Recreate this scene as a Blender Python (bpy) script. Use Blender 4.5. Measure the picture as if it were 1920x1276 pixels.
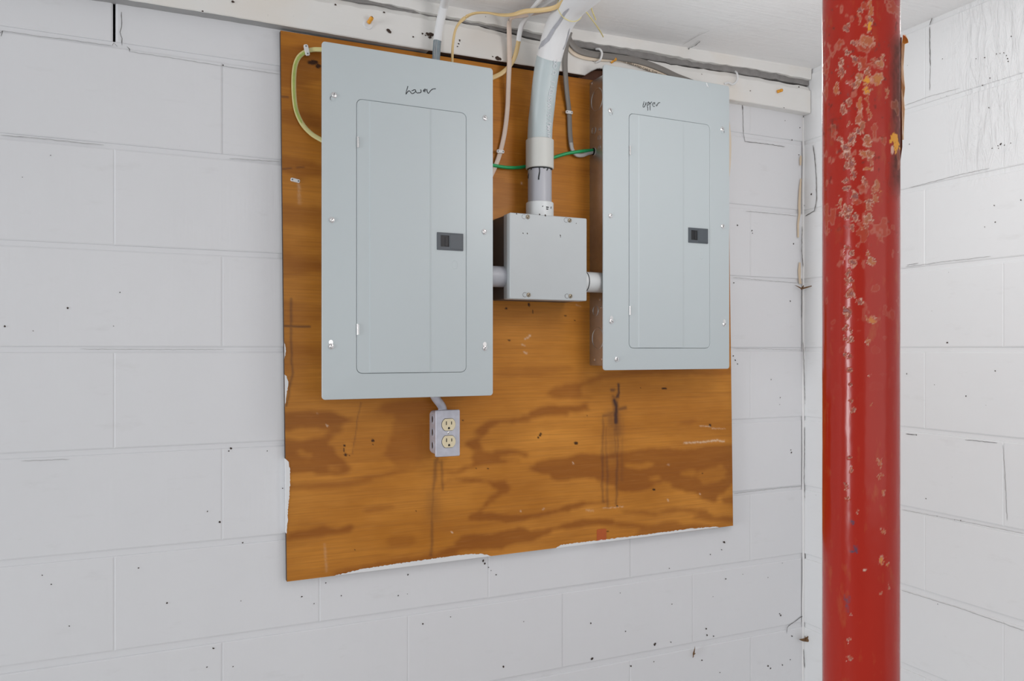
import bpy, bmesh, math, random
import numpy as np
from mathutils import Vector, Matrix

for o in list(bpy.data.objects):
    bpy.data.objects.remove(o)
scene = bpy.context.scene
COL = scene.collection
random.seed(7)

# ------------------------------------------------------------------ camera, world, lights, exposure
F = 1495.0                      # focal length in pixels of the 1920x1276 frame
TH = math.radians(24.8)         # yaw of the view away from the wall's normal
CT, ST = math.cos(TH), math.sin(TH)
CAMY, CAMZ, HZ = -1.78, 1.5, 655.0
cam = bpy.data.cameras.new('camera')
cam.sensor_width = 36.0
cam.lens = F / 1920 * 36.0
cam.shift_y = (HZ - 638) / 1920
cam.clip_start = 0.05
cam_o = bpy.data.objects.new('camera', cam)
COL.objects.link(cam_o)
cam_o.location = (0, CAMY, CAMZ)
cam_o.rotation_euler = (math.pi / 2, 0, -TH)
scene.camera = cam_o

world = bpy.data.worlds.new('world')
scene.world = world
world.use_nodes = True
wb = world.node_tree.nodes['Background']
wb.inputs[0].default_value = (0.93, 0.96, 1.0, 1)
wb.inputs[1].default_value = 0.34


def area(name, loc, target, sx, sy, power, color=(1, 1, 1)):
    l = bpy.data.lights.new(name, 'AREA')
    l.shape = 'RECTANGLE'
    l.size, l.size_y, l.energy, l.color = sx, sy, power, color
    o = bpy.data.objects.new(name, l)
    COL.objects.link(o)
    o.location = loc
    d = Vector(target) - Vector(loc)
    o.rotation_euler = d.to_track_quat('-Z', 'Y').to_euler()
    return o


# daylight through the open doorway at the far left, and an added fill lamp behind the photographer
area('doorway_daylight', (-6.0, -1.62, 1.30), (1.4, -0.7, 1.4), 0.95, 2.2, 130, (0.95, 0.97, 1.0))
area('rear_fill', (0.9, -4.6, 1.70), (0.9, 0.0, 1.5), 5.0, 2.3, 38, (1.0, 0.985, 0.96))

# the bulb of the basement's ceiling light, just above the frame near the corner
bulb = bpy.data.lights.new('ceiling_bulb', 'POINT')
bulb.energy, bulb.shadow_soft_size, bulb.color = 4.5, 0.14, (1.0, 0.99, 0.97)
bulb_o = bpy.data.objects.new('ceiling_bulb', bulb)
COL.objects.link(bulb_o)
bulb_o.location = (1.10, -0.80, 1.98)

scene.view_settings.view_transform = 'Standard'
scene.view_settings.look = 'None'
scene.view_settings.exposure = 0.10
scene.view_settings.gamma = 1.0
scene.view_settings.use_curve_mapping = False

XR = 1.772                      # right wall plane
ZC = CAMZ + 0.826               # top of the walls


def zceil(x):                   # underside of the ceiling: it rises a little towards the corner
    return CAMZ + 0.799 + 0.021 * min(1.0, max(0.0, (x - 0.85) / 0.92))


def zled(x):                    # top edge of the ledger board
    return CAMZ + float(np.interp(x, [0.72, 0.93, 1.77], [0.7715, 0.758, 0.7715]))


def zstrip(x):                  # broken lower edge of the strip above it
    return CAMZ + float(np.interp(x, [0.72, 0.93, 1.77], [0.7765, 0.7760, 0.7900]))


UB = 0.2032                     # course height / half block
X0 = -0.0535                    # a head joint of the even courses


# ------------------------------------------------------------------ survey helpers: a sight line met with a real plane
def ray(px, py):
    a, b = (px - 960) / F, (HZ - py) / F
    return (a * CT + ST, -a * ST + CT, b)


def W(px, py, Y=0.0):           # point on the plane Y = const
    d = ray(px, py)
    t = (Y - CAMY) / d[1]
    return Vector((d[0] * t, Y, CAMZ + d[2] * t))


def WX(px, py, X=XR):           # point on the plane X = const
    d = ray(px, py)
    t = X / d[0]
    return Vector((X, CAMY + d[1] * t, CAMZ + d[2] * t))


def WZ(px, py, Z):              # point on the plane Z = const
    d = ray(px, py)
    t = (Z - CAMZ) / d[2]
    return Vector((d[0] * t, CAMY + d[1] * t, Z))


def to_px(X, Y, Z):
    ry = Y - CAMY
    dep = X * ST + ry * CT
    xc = X * CT - ry * ST
    return 960 + F * xc / dep, HZ - F * (Z - CAMZ) / dep


# ------------------------------------------------------------------ noise for worn surfaces
def vnoise(x, y, seed=0):
    xi, yi = np.floor(x).astype(np.int64), np.floor(y).astype(np.int64)
    xf, yf = x - xi, y - yi
    xf, yf = xf * xf * (3 - 2 * xf), yf * yf * (3 - 2 * yf)

    def h(a, b):
        n = (a * 374761393 + b * 668265263 + seed * 974634777) & 0x7fffffff
        n = ((n ^ (n >> 13)) * 1274126177) & 0x7fffffff
        return ((n ^ (n >> 16)) & 0xffff) / 65535.0
    a, b, c, d = h(xi, yi), h(xi + 1, yi), h(xi, yi + 1), h(xi + 1, yi + 1)
    return (a * (1 - xf) + b * xf) * (1 - yf) + (c * (1 - xf) + d * xf) * yf


def fbm(x, y, seed=0, n=3):
    s, a, t = 0, 1.0, 0
    for i in range(n):
        s = s + a * vnoise(x * 2 ** i, y * 2 ** i, seed + i)
        t += a
        a *= 0.5
    return s / t


def inpoly(px, py, poly):
    r = np.zeros(px.shape, bool)
    n = len(poly)
    for i in range(n):
        x1, y1 = poly[i]
        x2, y2 = poly[(i + 1) % n]
        if y1 == y2:
            continue
        c = ((y1 > py) != (y2 > py)) & (px < (x2 - x1) * (py - y1) / (y2 - y1) + x1)
        r ^= c
    return r


def segdist(px, py, pts):
    d = np.full(px.shape, 1e9)
    for (x1, y1), (x2, y2) in zip(pts[:-1], pts[1:]):
        vx, vy = x2 - x1, y2 - y1
        t = np.clip(((px - x1) * vx + (py - y1) * vy) / (vx * vx + vy * vy + 1e-9), 0, 1)
        d = np.minimum(d, np.hypot(px - x1 - t * vx, py - y1 - t * vy))
    return d


def sstep(a, b, x):
    t = np.clip((x - a) / (b - a), 0, 1)
    return t * t * (3 - 2 * t)


# ------------------------------------------------------------------ materials
MATS = {}


class NT:
    def __init__(self, name):
        self.m = bpy.data.materials.new(name)
        self.m.use_nodes = True
        self.t = self.m.node_tree
        self.b = self.t.nodes['Principled BSDF']
        MATS[name] = self.m

    def n(self, typ, **kw):
        nd = self.t.nodes.new(typ)
        for k, v in kw.items():
            setattr(nd, k, v)
        return nd

    def l(self, a, b):
        self.t.links.new(a, b)

    def pos(self, scale=(1, 1, 1), obj=False):
        mp = self.n('ShaderNodeMapping')
        if obj:
            g = self.n('ShaderNodeTexCoord')
            self.l(g.outputs['Object'], mp.inputs[0])
        else:
            g = self.n('ShaderNodeNewGeometry')
            self.l(g.outputs['Position'], mp.inputs[0])
        mp.inputs[3].default_value = scale
        return mp.outputs[0]

    def noise(self, vec, scale, detail=3, rough=0.5, dist=0.0):
        nd = self.n('ShaderNodeTexNoise')
        self.l(vec, nd.inputs['Vector'])
        nd.inputs['Scale'].default_value = scale
        nd.inputs['Detail'].default_value = detail
        nd.inputs['Roughness'].default_value = rough
        nd.inputs['Distortion'].default_value = dist
        return nd.outputs[0]

    def ramp(self, fac, stops):
        r = self.n('ShaderNodeValToRGB')
        self.l(fac, r.inputs[0])
        e = r.color_ramp.elements
        while len(e) < len(stops):
            e.new(0.5)
        for el, (p, c) in zip(e, stops):
            el.position = p
            el.color = (c, c, c, 1) if isinstance(c, (int, float)) else (*c, 1)
        return r.outputs[0]

    def mix(self, fac, a, b, mode='MIX'):
        x = self.n('ShaderNodeMix', data_type='RGBA', blend_type=mode)
        for sock, v in ((x.inputs[0], fac), (x.inputs[6], a), (x.inputs[7], b)):
            if isinstance(v, (int, float)):
                sock.default_value = v
            elif isinstance(v, tuple):
                sock.default_value = (*v, 1)
            else:
                self.l(v, sock)
        return x.outputs[2]

    def math(self, op, a, b=0.0, clamp=False):
        x = self.n('ShaderNodeMath', operation=op, use_clamp=clamp)
        for sock, v in ((x.inputs[0], a), (x.inputs[1], b)):
            if isinstance(v, (int, float)):
                sock.default_value = v
            else:
                self.l(v, sock)
        return x.outputs[0]

    def attr(self, name):
        a = self.n('ShaderNodeAttribute', attribute_name=name)
        return a.outputs['Fac']

    def base(self, v):
        s = self.b.inputs['Base Color']
        if isinstance(v, tuple):
            s.default_value = (*v, 1)
        else:
            self.l(v, s)

    def set(self, rough=None, metal=None, spec=None):
        for k, v in (('Roughness', rough), ('Metallic', metal), ('Specular IOR Level', spec)):
            if v is None:
                continue
            if isinstance(v, (int, float)):
                self.b.inputs[k].default_value = v
            else:
                self.l(v, self.b.inputs[k])

    def bump(self, h, strength=0.3, dist=0.001, prev=None):
        bp = self.n('ShaderNodeBump')
        if isinstance(strength, (int, float)):
            bp.inputs['Strength'].default_value = strength
        else:
            self.l(strength, bp.inputs['Strength'])
        bp.inputs['Distance'].default_value = dist
        self.l(h, bp.inputs['Height'])
        if prev is not None:
            self.l(prev, bp.inputs['Normal'])
        return bp.outputs[0]

    def normal(self, v):
        self.l(v, self.b.inputs['Normal'])


def simple(name, col, rough=0.5, metal=0.0, var=0.06, scale=40, bump=0.0, spec=0.5):
    k = NT(name)
    p = k.pos()
    n = k.noise(p, scale, 3)
    lo = tuple(c * (1 - var) for c in col)
    hi = tuple(min(1, c * (1 + var)) for c in col)
    k.base(k.mix(n, lo, hi))
    k.set(rough, metal, spec)
    if bump:
        k.normal(k.bump(k.noise(p, scale * 5, 2), bump, 0.0006))
    return k.m


def wall_paint(name, col, right=False):
    k = NT(name)
    p = k.pos()
    big = k.noise(p, 2.2, 4, 0.6)
    c = k.mix(big, tuple(x * 0.95 for x in col), tuple(min(1, x * 1.03) for x in col))
    # grey scuffs and small flecks of dirt
    sc = k.ramp(k.noise(k.pos((3, 3, 9)), 3.0, 5, 0.65), [(0.60, 0.0), (0.78, 1.0)])
    c = k.mix(k.math('MULTIPLY', sc, 0.16), c, (0.47, 0.46, 0.44))
    fl = k.ramp(k.noise(p, 95, 1.5, 0.4), [(0.82, 0.0), (0.85, 1.0)])
    c = k.mix(k.math('MULTIPLY', fl, 0.7), c, (0.10, 0.085, 0.07))
    k.base(c)
    k.set(0.52, 0, 0.35)
    streak = k.noise(k.pos((150, 150, 7)), 1.0, 2, 0.5)
    swide = k.noise(k.pos((14, 14, 1.5)), 1.0, 3, 0.6)
    n1 = k.bump(streak, k.math('MULTIPLY', k.ramp(swide, [(0.45, 0.0), (0.68, 1.0)]), 0.30), 0.0012)
    n2 = k.bump(k.noise(p, 38, 5, 0.62), 0.20, 0.0020, n1)
    n3 = k.bump(k.noise(p, 7, 3, 0.5), 0.30, 0.0060, n2)
    if right:       # thick runs of paint on the upper part of this wall
        g = k.n('ShaderNodeNewGeometry')
        s = k.n('ShaderNodeSeparateXYZ')
        k.l(g.outputs['Position'], s.inputs[0])
        my = k.n('ShaderNodeMapRange')
        k.l(s.outputs['Y'], my.inputs[0])
        my.inputs[1].default_value, my.inputs[2].default_value = -0.44, -0.53
        mz = k.n('ShaderNodeMapRange')
        k.l(s.outputs['Z'], mz.inputs[0])
        mz.inputs[1].default_value, mz.inputs[2].default_value = CAMZ + 0.36, CAMZ + 0.46
        mask = k.math('MULTIPLY', my.outputs[0], mz.outputs[0])
        drip = k.noise(k.pos((55, 55, 13)), 1.0, 4, 0.6, 1.2)
        n3 = k.bump(drip, k.math('MULTIPLY', mask, 0.75), 0.009, n3)
    k.normal(n3)
    return k.m


wall_paint('white_block_paint', (0.775, 0.78, 0.80))
wall_paint('white_block_paint_runs', (0.80, 0.812, 0.82), True)


def trim_paint():
    k = NT('cream_trim_paint')
    p = k.pos()
    c = k.mix(k.noise(p, 3.5, 4, 0.6), (0.80, 0.79, 0.76), (0.86, 0.85, 0.83))
    y = k.ramp(k.noise(k.pos((4, 4, 4)), 1.4, 3), [(0.52, 0), (0.75, 1)])
    c = k.mix(k.math('MULTIPLY', y, 0.4), c, (0.80, 0.71, 0.60))
    fl = k.ramp(k.noise(p, 60, 1.5, 0.4), [(0.77, 0.0), (0.80, 1.0)])
    c = k.mix(k.math('MULTIPLY', fl, 0.7), c, (0.14, 0.10, 0.08))
    k.base(c)
    k.set(0.5, 0, 0.4)
    n1 = k.bump(k.noise(k.pos((3, 60, 60)), 2.0, 4, 0.6), 0.2, 0.002)
    k.normal(k.bump(k.noise(p, 30, 4, 0.6), 0.2, 0.002, n1))


trim_paint()


def ceiling_paint():
    k = NT('ceiling_paint')
    p = k.pos()
    c = k.mix(k.noise(p, 3, 4, 0.6), (0.89, 0.885, 0.885), (0.93, 0.93, 0.93))
    gr = k.ramp(k.noise(k.pos((5, 70, 5)), 1.6, 4, 0.65), [(0.58, 0), (0.72, 1)])
    zone = k.ramp(k.noise(p, 1.6, 2), [(0.40, 0.0), (0.60, 1.0)])
    c = k.mix(k.math('MULTIPLY', k.math('MULTIPLY', gr, zone), 0.28), c, (0.45, 0.45, 0.45))
    k.base(c)
    k.set(0.55, 0, 0.35)
    n1 = k.bump(k.noise(k.pos((6, 90, 6)), 1.6, 5, 0.7), k.math('MULTIPLY', zone, 0.6), 0.004)
    k.normal(k.bump(k.noise(p, 25, 4, 0.6), 0.25, 0.003, n1))


ceiling_paint()


def plywood():
    k = NT('stained_plywood')
    tone = k.ramp(k.noise(k.pos((1.6, 1, 4.0)), 1.7, 4, 0.6), [(0.30, 0.0), (0.70, 1.0)])
    light = k.mix(tone, (0.46, 0.165, 0.014), (0.72, 0.300, 0.046))
    dark = k.mix(tone, (0.30, 0.092, 0.009), (0.37, 0.126, 0.015))
    c = k.mix(k.attr('grain'), light, dark)
    fib = k.noise(k.pos((5, 1, 190)), 1.0, 4, 0.7)
    c = k.mix(k.math('MULTIPLY', k.ramp(fib, [(0.42, 0), (0.75, 1)]), 0.44), c, (0.26, 0.085, 0.016))
    fib2 = k.noise(k.pos((14, 1, 420)), 1.0, 2, 0.6)
    c = k.mix(k.math('MULTIPLY', k.ramp(fib2, [(0.55, 0), (0.8, 1)]), 0.22), c, (0.68, 0.33, 0.10))
    c = k.mix(k.attr('edge_age'), c, (0.20, 0.085, 0.010))
    c = k.mix(k.attr('stain'), c, (0.040, 0.020, 0.022))
    c = k.mix(k.attr('knot'), c, (0.022, 0.006, 0.003))
    c = k.mix(k.attr('chalk'), c, (0.80, 0.62, 0.45))
    k.base(c)
    k.set(k.math('ADD', k.math('MULTIPLY', fib, 0.22), 0.28), 0, 0.22)
    k.normal(k.bump(fib, 0.10, 0.0008))


plywood()


def pole_paint():
    k = NT('red_pole_paint')
    p = k.pos()
    tone = k.noise(k.pos((10, 10, 3)), 1.0, 4, 0.6)
    c = k.mix(tone, (0.370, 0.014, 0.005), (0.46, 0.023, 0.009))
    mott = k.ramp(k.noise(k.pos((60, 60, 22)), 1.0, 3, 0.6), [(0.60, 0), (0.74, 1)])
    c = k.mix(k.math('MULTIPLY', mott, 0.35), c, (0.46, 0.12, 0.035))
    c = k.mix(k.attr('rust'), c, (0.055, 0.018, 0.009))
    c = k.mix(k.attr('chip_fill'), c, (0.50, 0.15, 0.07))
    c = k.mix(k.attr('chip_core'), c, (0.20, 0.085, 0.10))
    c = k.mix(k.attr('chip_rim'), c, (0.72, 0.42, 0.33))
    c = k.mix(k.attr('chip_yellow'), c, (0.82, 0.36, 0.03))
    c = k.mix(k.attr('mark'), c, (0.10, 0.06, 0.10))
    k.base(c)
    r = k.math('ADD', 0.19, k.math('MULTIPLY', k.attr('rust'), 0.5))
    r = k.math('ADD', r, k.math('MULTIPLY', k.attr('chip_fill'), 0.16))
    k.set(r, 0, 0.34)
    hgt = k.math('SUBTRACT', k.attr('chip_rim'), k.attr('chip_core'))
    n1 = k.bump(k.noise(k.pos((30, 30, 10)), 1.0, 4, 0.6), 0.20, 0.0016)
    k.normal(k.bump(hgt, 0.8, 0.0012, n1))


pole_paint()

simple('grey_enamel', (0.545, 0.605, 0.625), 0.38, 0, 0.02, 3, 0.02)
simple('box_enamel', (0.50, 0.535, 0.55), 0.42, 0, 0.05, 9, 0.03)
simple('box_enamel_shaded', (0.075, 0.08, 0.085), 0.5, 0, 0.1, 9)  # the box enamel again, darkened to put the shade on its sides into the colour
simple('galvanised', (0.52, 0.52, 0.52), 0.36, 0.85, 0.12, 60, 0.05)
simple('cast_zinc', (0.56, 0.57, 0.64), 0.50, 0.35, 0.20, 70, 0.10)
simple('bright_zinc', (0.80, 0.80, 0.80), 0.22, 0.9, 0.08, 90)
simple('aged_brass_screw', (0.34, 0.29, 0.22), 0.4, 0.6, 0.2, 300)
simple('latch_plastic', (0.085, 0.10, 0.115), 0.38, 0, 0.06, 40)
simple('latch_dark', (0.012, 0.013, 0.016), 0.4, 0, 0.1, 40)
simple('marker_ink', (0.02, 0.025, 0.03), 0.6)
simple('print_ink', (0.06, 0.04, 0.03), 0.6)
simple('white_print', (0.72, 0.74, 0.78), 0.6)
simple('conduit_grey', (0.50, 0.575, 0.59), 0.42, 0, 0.05, 20, 0.02)
simple('pipe_grey', (0.44, 0.45, 0.49), 0.38, 0, 0.05, 20, 0.02)
simple('coupling_grey', (0.62, 0.63, 0.60), 0.45, 0, 0.04, 25, 0.02)
simple('adapter_white', (0.70, 0.73, 0.74), 0.4, 0, 0.05, 30, 0.02)
simple('solvent_black', (0.012, 0.016, 0.018), 0.35)
simple('white_paint_coat', (0.80, 0.81, 0.82), 0.45, 0, 0.04, 18, 0.06)
simple('yellow_sheath', (0.74, 0.54, 0.26), 0.42, 0, 0.10, 22, 0.04)
simple('cream_sheath', (0.74, 0.63, 0.50), 0.42, 0, 0.08, 30, 0.04)
simple('pink_cream_sheath', (0.72, 0.59, 0.50), 0.45, 0, 0.08, 60, 0.04)
simple('lime_sheath', (0.66, 0.60, 0.27), 0.42, 0, 0.12, 26, 0.04)
simple('lime_print', (0.40, 0.50, 0.12), 0.5, 0, 0.2, 120)
simple('grey_sheath', (0.215, 0.20, 0.185), 0.45, 0, 0.08, 30, 0.05)
simple('light_grey_sheath', (0.46, 0.45, 0.44), 0.45, 0, 0.08, 30, 0.05)
simple('braid_grey', (0.23, 0.28, 0.31), 0.5, 0, 0.25, 120, 0.15)
simple('green_insulation', (0.010, 0.36, 0.115), 0.35, 0, 0.08, 30)
simple('white_nylon', (0.78, 0.78, 0.78), 0.4, 0, 0.05, 60)
simple('nail_steel', (0.16, 0.16, 0.17), 0.4, 0.7, 0.1, 90)
simple('orange_plastic', (0.80, 0.36, 0.03), 0.45, 0, 0.15, 90)
simple('ivory_plastic', (0.80, 0.70, 0.48), 0.38, 0, 0.03, 30)
simple('slot_black', (0.012, 0.010, 0.008), 0.6)
simple('dark_wood', (0.050, 0.026, 0.016), 0.7, 0, 0.35, 50, 0.2)
simple('bare_notch_wood', (0.16, 0.065, 0.035), 0.7, 0, 0.3, 50, 0.2)
simple('grey_underside', (0.40, 0.40, 0.40), 0.6, 0, 0.12, 30, 0.1)
simple('crack_shade', (0.14, 0.135, 0.13), 0.8, 0, 0.3, 60)
simple('hairline_shade', (0.42, 0.42, 0.42), 0.8, 0, 0.3, 60)
simple('void_dark', (0.010, 0.010, 0.010), 0.9)
simple('gap_grey', (0.26, 0.25, 0.245), 0.8, 0, 0.3, 45, 0.4)
simple('speck_brown', (0.045, 0.030, 0.022), 0.8, 0, 0.5, 200)
simple('husk_brown', (0.16, 0.085, 0.035), 0.8, 0, 0.4, 200, 0.3)
simple('tan_seep', (0.68, 0.55, 0.40), 0.6, 0, 0.10, 30)
simple('caulk_white', (0.80, 0.80, 0.80), 0.5, 0, 0.04, 30, 0.2)
simple('flake_orange', (0.76, 0.38, 0.07), 0.6, 0, 0.35, 60, 0.2)
simple('thin_wire_yellow', (0.78, 0.68, 0.30), 0.4, 0, 0.1, 60)
simple('rust_orange', (0.50, 0.10, 0.015), 0.6, 0, 0.2, 60)
simple('concrete_floor', (0.70, 0.69, 0.67), 0.75, 0, 0.2, 5, 0.2)


# ------------------------------------------------------------------ mesh helpers
def M(n):
    return MATS[n]


def link(o, parent=None):
    COL.objects.link(o)
    if parent is not None:
        o.parent = parent
    return o


def obj(name, bm, mat, parent=None, smooth=False):
    me = bpy.data.meshes.new(name)
    bmesh.ops.recalc_face_normals(bm, faces=bm.faces[:])
    bm.to_mesh(me)
    bm.free()
    for mm in (mat if isinstance(mat, (list, tuple)) else [mat]):
        me.materials.append(M(mm))
    if smooth:
        me.polygons.foreach_set('use_smooth', [True] * len(me.polygons))
        try:
            me.set_sharp_from_angle(angle=math.radians(38))
        except Exception:
            pass
    return link(bpy.data.objects.new(name, me), parent)


def empty(name, loc=(0, 0, 0)):
    o = bpy.data.objects.new(name, None)
    o.empty_display_size = 0.05
    o.location = loc
    return link(o)


def tag(o, label, cat, group=None, kind=None):
    o['label'] = label
    o['category'] = cat
    if group:
        o['group'] = group
    if kind:
        o['kind'] = kind
    return o


def child_at(o, parent):
    """parent without moving: parents here are pure translations / z-y rotations set before"""
    o.parent = parent
    o.matrix_parent_inverse = parent.matrix_basis.inverted()
    return o


def box(bm, lo, hi, bev=0.0, seg=2, mi=0):
    r = bmesh.ops.create_cube(bm, size=1)
    vs = r['verts']
    for v in vs:
        v.co = Vector([lo[i] + (v.co[i] + 0.5) * (hi[i] - lo[i]) for i in range(3)])
    fs = list({f for v in vs for f in v.link_faces})
    if bev:
        es = list({e for v in vs for e in v.link_edges})
        r = bmesh.ops.bevel(bm, geom=es, offset=bev, segments=seg, affect='EDGES', profile=0.5)
        fs = r['faces']
    for f in fs:
        f.material_index = mi


def cyl(bm, p0, p1, r0, r1=None, n=20, cap=True, mi=0):
    r1 = r0 if r1 is None else r1
    p0, p1 = Vector(p0), Vector(p1)
    t = (p1 - p0).normalized()
    ref = Vector((0, 0, 1)) if abs(t.z) < 0.9 else Vector((1, 0, 0))
    a = t.cross(ref).normalized()
    b = t.cross(a)
    ra, rb = [], []
    for i in range(n):
        an = 2 * math.pi * i / n
        d = a * math.cos(an) + b * math.sin(an)
        ra.append(bm.verts.new(p0 + d * r0))
        rb.append(bm.verts.new(p1 + d * r1))
    fs = [bm.faces.new((ra[i], ra[(i + 1) % n], rb[(i + 1) % n], rb[i])) for i in range(n)]
    if cap:
        fs += [bm.faces.new(ra[::-1]), bm.faces.new(rb)]
    for f in fs:
        f.material_index = mi


def lathe(bm, base, axis, prof, n=24):
    """prof: list of (distance along axis, radius)"""
    base, t = Vector(base), Vector(axis).normalized()
    ref = Vector((0, 0, 1)) if abs(t.z) < 0.9 else Vector((1, 0, 0))
    a = t.cross(ref).normalized()
    b = t.cross(a)
    rings = []
    for s, r in prof:
        rings.append([bm.verts.new(base + t * s + (a * math.cos(2 * math.pi * i / n) + b * math.sin(2 * math.pi * i / n)) * max(r, 1e-5))
                      for i in range(n)])
    for r1, r2 in zip(rings[:-1], rings[1:]):
        for i in range(n):
            bm.faces.new((r1[i], r1[(i + 1) % n], r2[(i + 1) % n], r2[i]))
    bm.faces.new(rings[0][::-1])
    bm.faces.new(rings[-1])


def smooth_path(pts, sub=6):
    P = [Vector(p) for p in pts]
    P = [P[0] * 2 - P[1]] + P + [P[-1] * 2 - P[-2]]
    out = []
    for i in range(1, len(P) - 2):
        a, b, c, d = P[i - 1], P[i], P[i + 1], P[i + 2]
        for k in range(sub):
            t = k / sub
            out.append(0.5 * ((2 * b) + (c - a) * t + (2 * a - 5 * b + 4 * c - d) * t * t + (3 * b - a - 3 * c + d) * t ** 3))
    out.append(P[-2])
    return out


def sweep(bm, pts, rw, rt=None, ref=(0, -1, 0), n=12, sub=6, raw=False, power=2.0):
    rt = rw if rt is None else rt
    path = [Vector(p) for p in pts] if raw else smooth_path(pts, sub)
    rings = []
    prev = None
    for i, p in enumerate(path):
        t = (path[min(i + 1, len(path) - 1)] - path[max(i - 1, 0)]).normalized()
        if isinstance(ref, list):
            q_ = i / max(1, len(path) - 1) * (len(ref) - 1)
            k0 = min(int(q_), len(ref) - 2)
            r = Vector(ref[k0]).lerp(Vector(ref[k0 + 1]), q_ - k0)
        else:
            r = Vector(ref)
        b = r - t * r.dot(t)
        if b.length < 0.25 and prev is not None:
            b = prev - t * prev.dot(t)
        b.normalize()
        prev = b
        a = t.cross(b)
        ring = []
        for k in range(n):
            an = 2 * math.pi * k / n
            ca, sa = math.cos(an), math.sin(an)
            e = 2.0 / power
            ca = math.copysign(abs(ca) ** e, ca)
            sa = math.copysign(abs(sa) ** e, sa)
            ring.append(bm.verts.new(p + a * (rw * ca) + b * (rt * sa)))
        rings.append(ring)
    for r1, r2 in zip(rings[:-1], rings[1:]):
        for k in range(n):
            bm.faces.new((r1[k], r1[(k + 1) % n], r2[(k + 1) % n], r2[k]))
    bm.faces.new(rings[0][::-1])
    bm.faces.new(rings[-1])


def rrect(x0, x1, z0, z1, r, k=5):
    pts = []
    for cx, cz, a0 in ((x1 - r, z1 - r, 0), (x0 + r, z1 - r, 90), (x0 + r, z0 + r, 180), (x1 - r, z0 + r, 270)):
        for i in range(k + 1):
            an = math.radians(a0 + 90 * i / k)
            pts.append((cx + r * math.cos(an), cz + r * math.sin(an)))
    return pts


def loft(bm, rings, cap0=True, cap1=True):
    R = [[bm.verts.new(p) for p in r] for r in rings]
    n = len(R[0])
    for a, b in zip(R[:-1], R[1:]):
        for i in range(n):
            bm.faces.new((a[i], a[(i + 1) % n], b[(i + 1) % n], b[i]))
    if cap0:
        bm.faces.new(R[0][::-1])
    if cap1:
        bm.faces.new(R[-1])
    return R


def ribbon(bm, pts, w, nrm, taper=True):
    """thin raised line through pts, lying on a surface with normal nrm"""
    nrm = Vector(nrm)
    L, Rr = [], []
    n = len(pts)
    for i, p in enumerate(pts):
        t = (Vector(pts[min(i + 1, n - 1)]) - Vector(pts[max(i - 1, 0)])).normalized()
        s = t.cross(nrm).normalized()
        ww = w * (0.35 if taper and i in (0, n - 1) else 1.0) * random.uniform(0.75, 1.25)
        L.append(bm.verts.new(Vector(p) + s * ww / 2))
        Rr.append(bm.verts.new(Vector(p) - s * ww / 2))
    for i in range(n - 1):
        bm.faces.new((L[i], L[i + 1], Rr[i + 1], Rr[i]))


def wiggle(pts, step, amp, nrm):
    out = [Vector(pts[0])]
    nrm = Vector(nrm)
    for a, b in zip(pts[:-1], pts[1:]):
        a, b = Vector(a), Vector(b)
        d = b - a
        k = max(1, int(d.length / step))
        s = d.normalized().cross(nrm)
        for i in range(1, k + 1):
            out.append(a + d * i / k + s * random.uniform(-amp, amp) * (0 if i == k else 1))
    return out


def grid_object(name, co, nu, nv, mat, attrs, parent=None, wrap=False, smooth=True):
    """co: (nv, nu, 3) array; quads between neighbours"""
    me = bpy.data.meshes.new(name)
    nverts = nu * nv
    idx = np.arange(nverts).reshape(nv, nu)
    if wrap:
        a, b = idx[:-1], np.roll(idx, -1, 1)[:-1]
        c, d = np.roll(idx, -1, 1)[1:], idx[1:]
    else:
        a, b, c, d = idx[:-1, :-1], idx[:-1, 1:], idx[1:, 1:], idx[1:, :-1]
    quads = np.stack([a, b, c, d], -1).reshape(-1, 4)
    me.vertices.add(nverts)
    me.vertices.foreach_set('co', co.reshape(-1).astype(np.float32))
    me.loops.add(quads.size)
    me.loops.foreach_set('vertex_index', quads.reshape(-1).astype(np.int32))
    me.polygons.add(len(quads))
    me.polygons.foreach_set('loop_start', (np.arange(len(quads)) * 4).astype(np.int32))
    me.polygons.foreach_set('loop_total', np.full(len(quads), 4, np.int32))
    me.polygons.foreach_set('use_smooth', np.full(len(quads), smooth, bool))
    me.update(calc_edges=True)
    me.validate()
    for k, v in attrs.items():
        at = me.attributes.new(k, 'FLOAT', 'POINT')
        at.data.foreach_set('value', v.reshape(-1).astype(np.float32))
    me.materials.append(M(mat))
    return link(bpy.data.objects.new(name, me), parent)


def text_mesh(name, body, size, mat, mtx, parent=None, extrude=0.0001):
    cu = bpy.data.curves.new(name, 'FONT')
    cu.body = body
    cu.size = size
    cu.extrude = extrude
    tmp = bpy.data.objects.new(name + '_src', cu)
    COL.objects.link(tmp)
    dg = bpy.context.evaluated_depsgraph_get()
    me = bpy.data.meshes.new_from_object(tmp.evaluated_get(dg))
    bpy.data.objects.remove(tmp)
    me.transform(mtx)
    me.materials.clear()
    me.materials.append(M(mat))
    me.name = name
    return link(bpy.data.objects.new(name, me), parent)


# ------------------------------------------------------------------ the setting: block walls, ceiling, ledger, floor
BLOCKS = {}


def block_mesh(w, h):
    key = (round(w, 4), round(h, 4))
    if key in BLOCKS:
        return BLOCKS[key]
    bm = bmesh.new()
    rings = []
    for y, ins in ((0.030, 0), (0.0040, 0), (0.0012, 0.0008), (0.0, 0.0034)):
        a, b = w / 2 - ins, h / 2 - ins
        rings.append([(-a, y, -b), (a, y, -b), (a, y, b), (-a, y, b)])
    loft(bm, rings, cap0=False)
    bmesh.ops.recalc_face_normals(bm, faces=bm.faces[:])
    me = bpy.data.meshes.new('block')
    bm.to_mesh(me)
    bm.free()
    BLOCKS[key] = me
    return me


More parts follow.
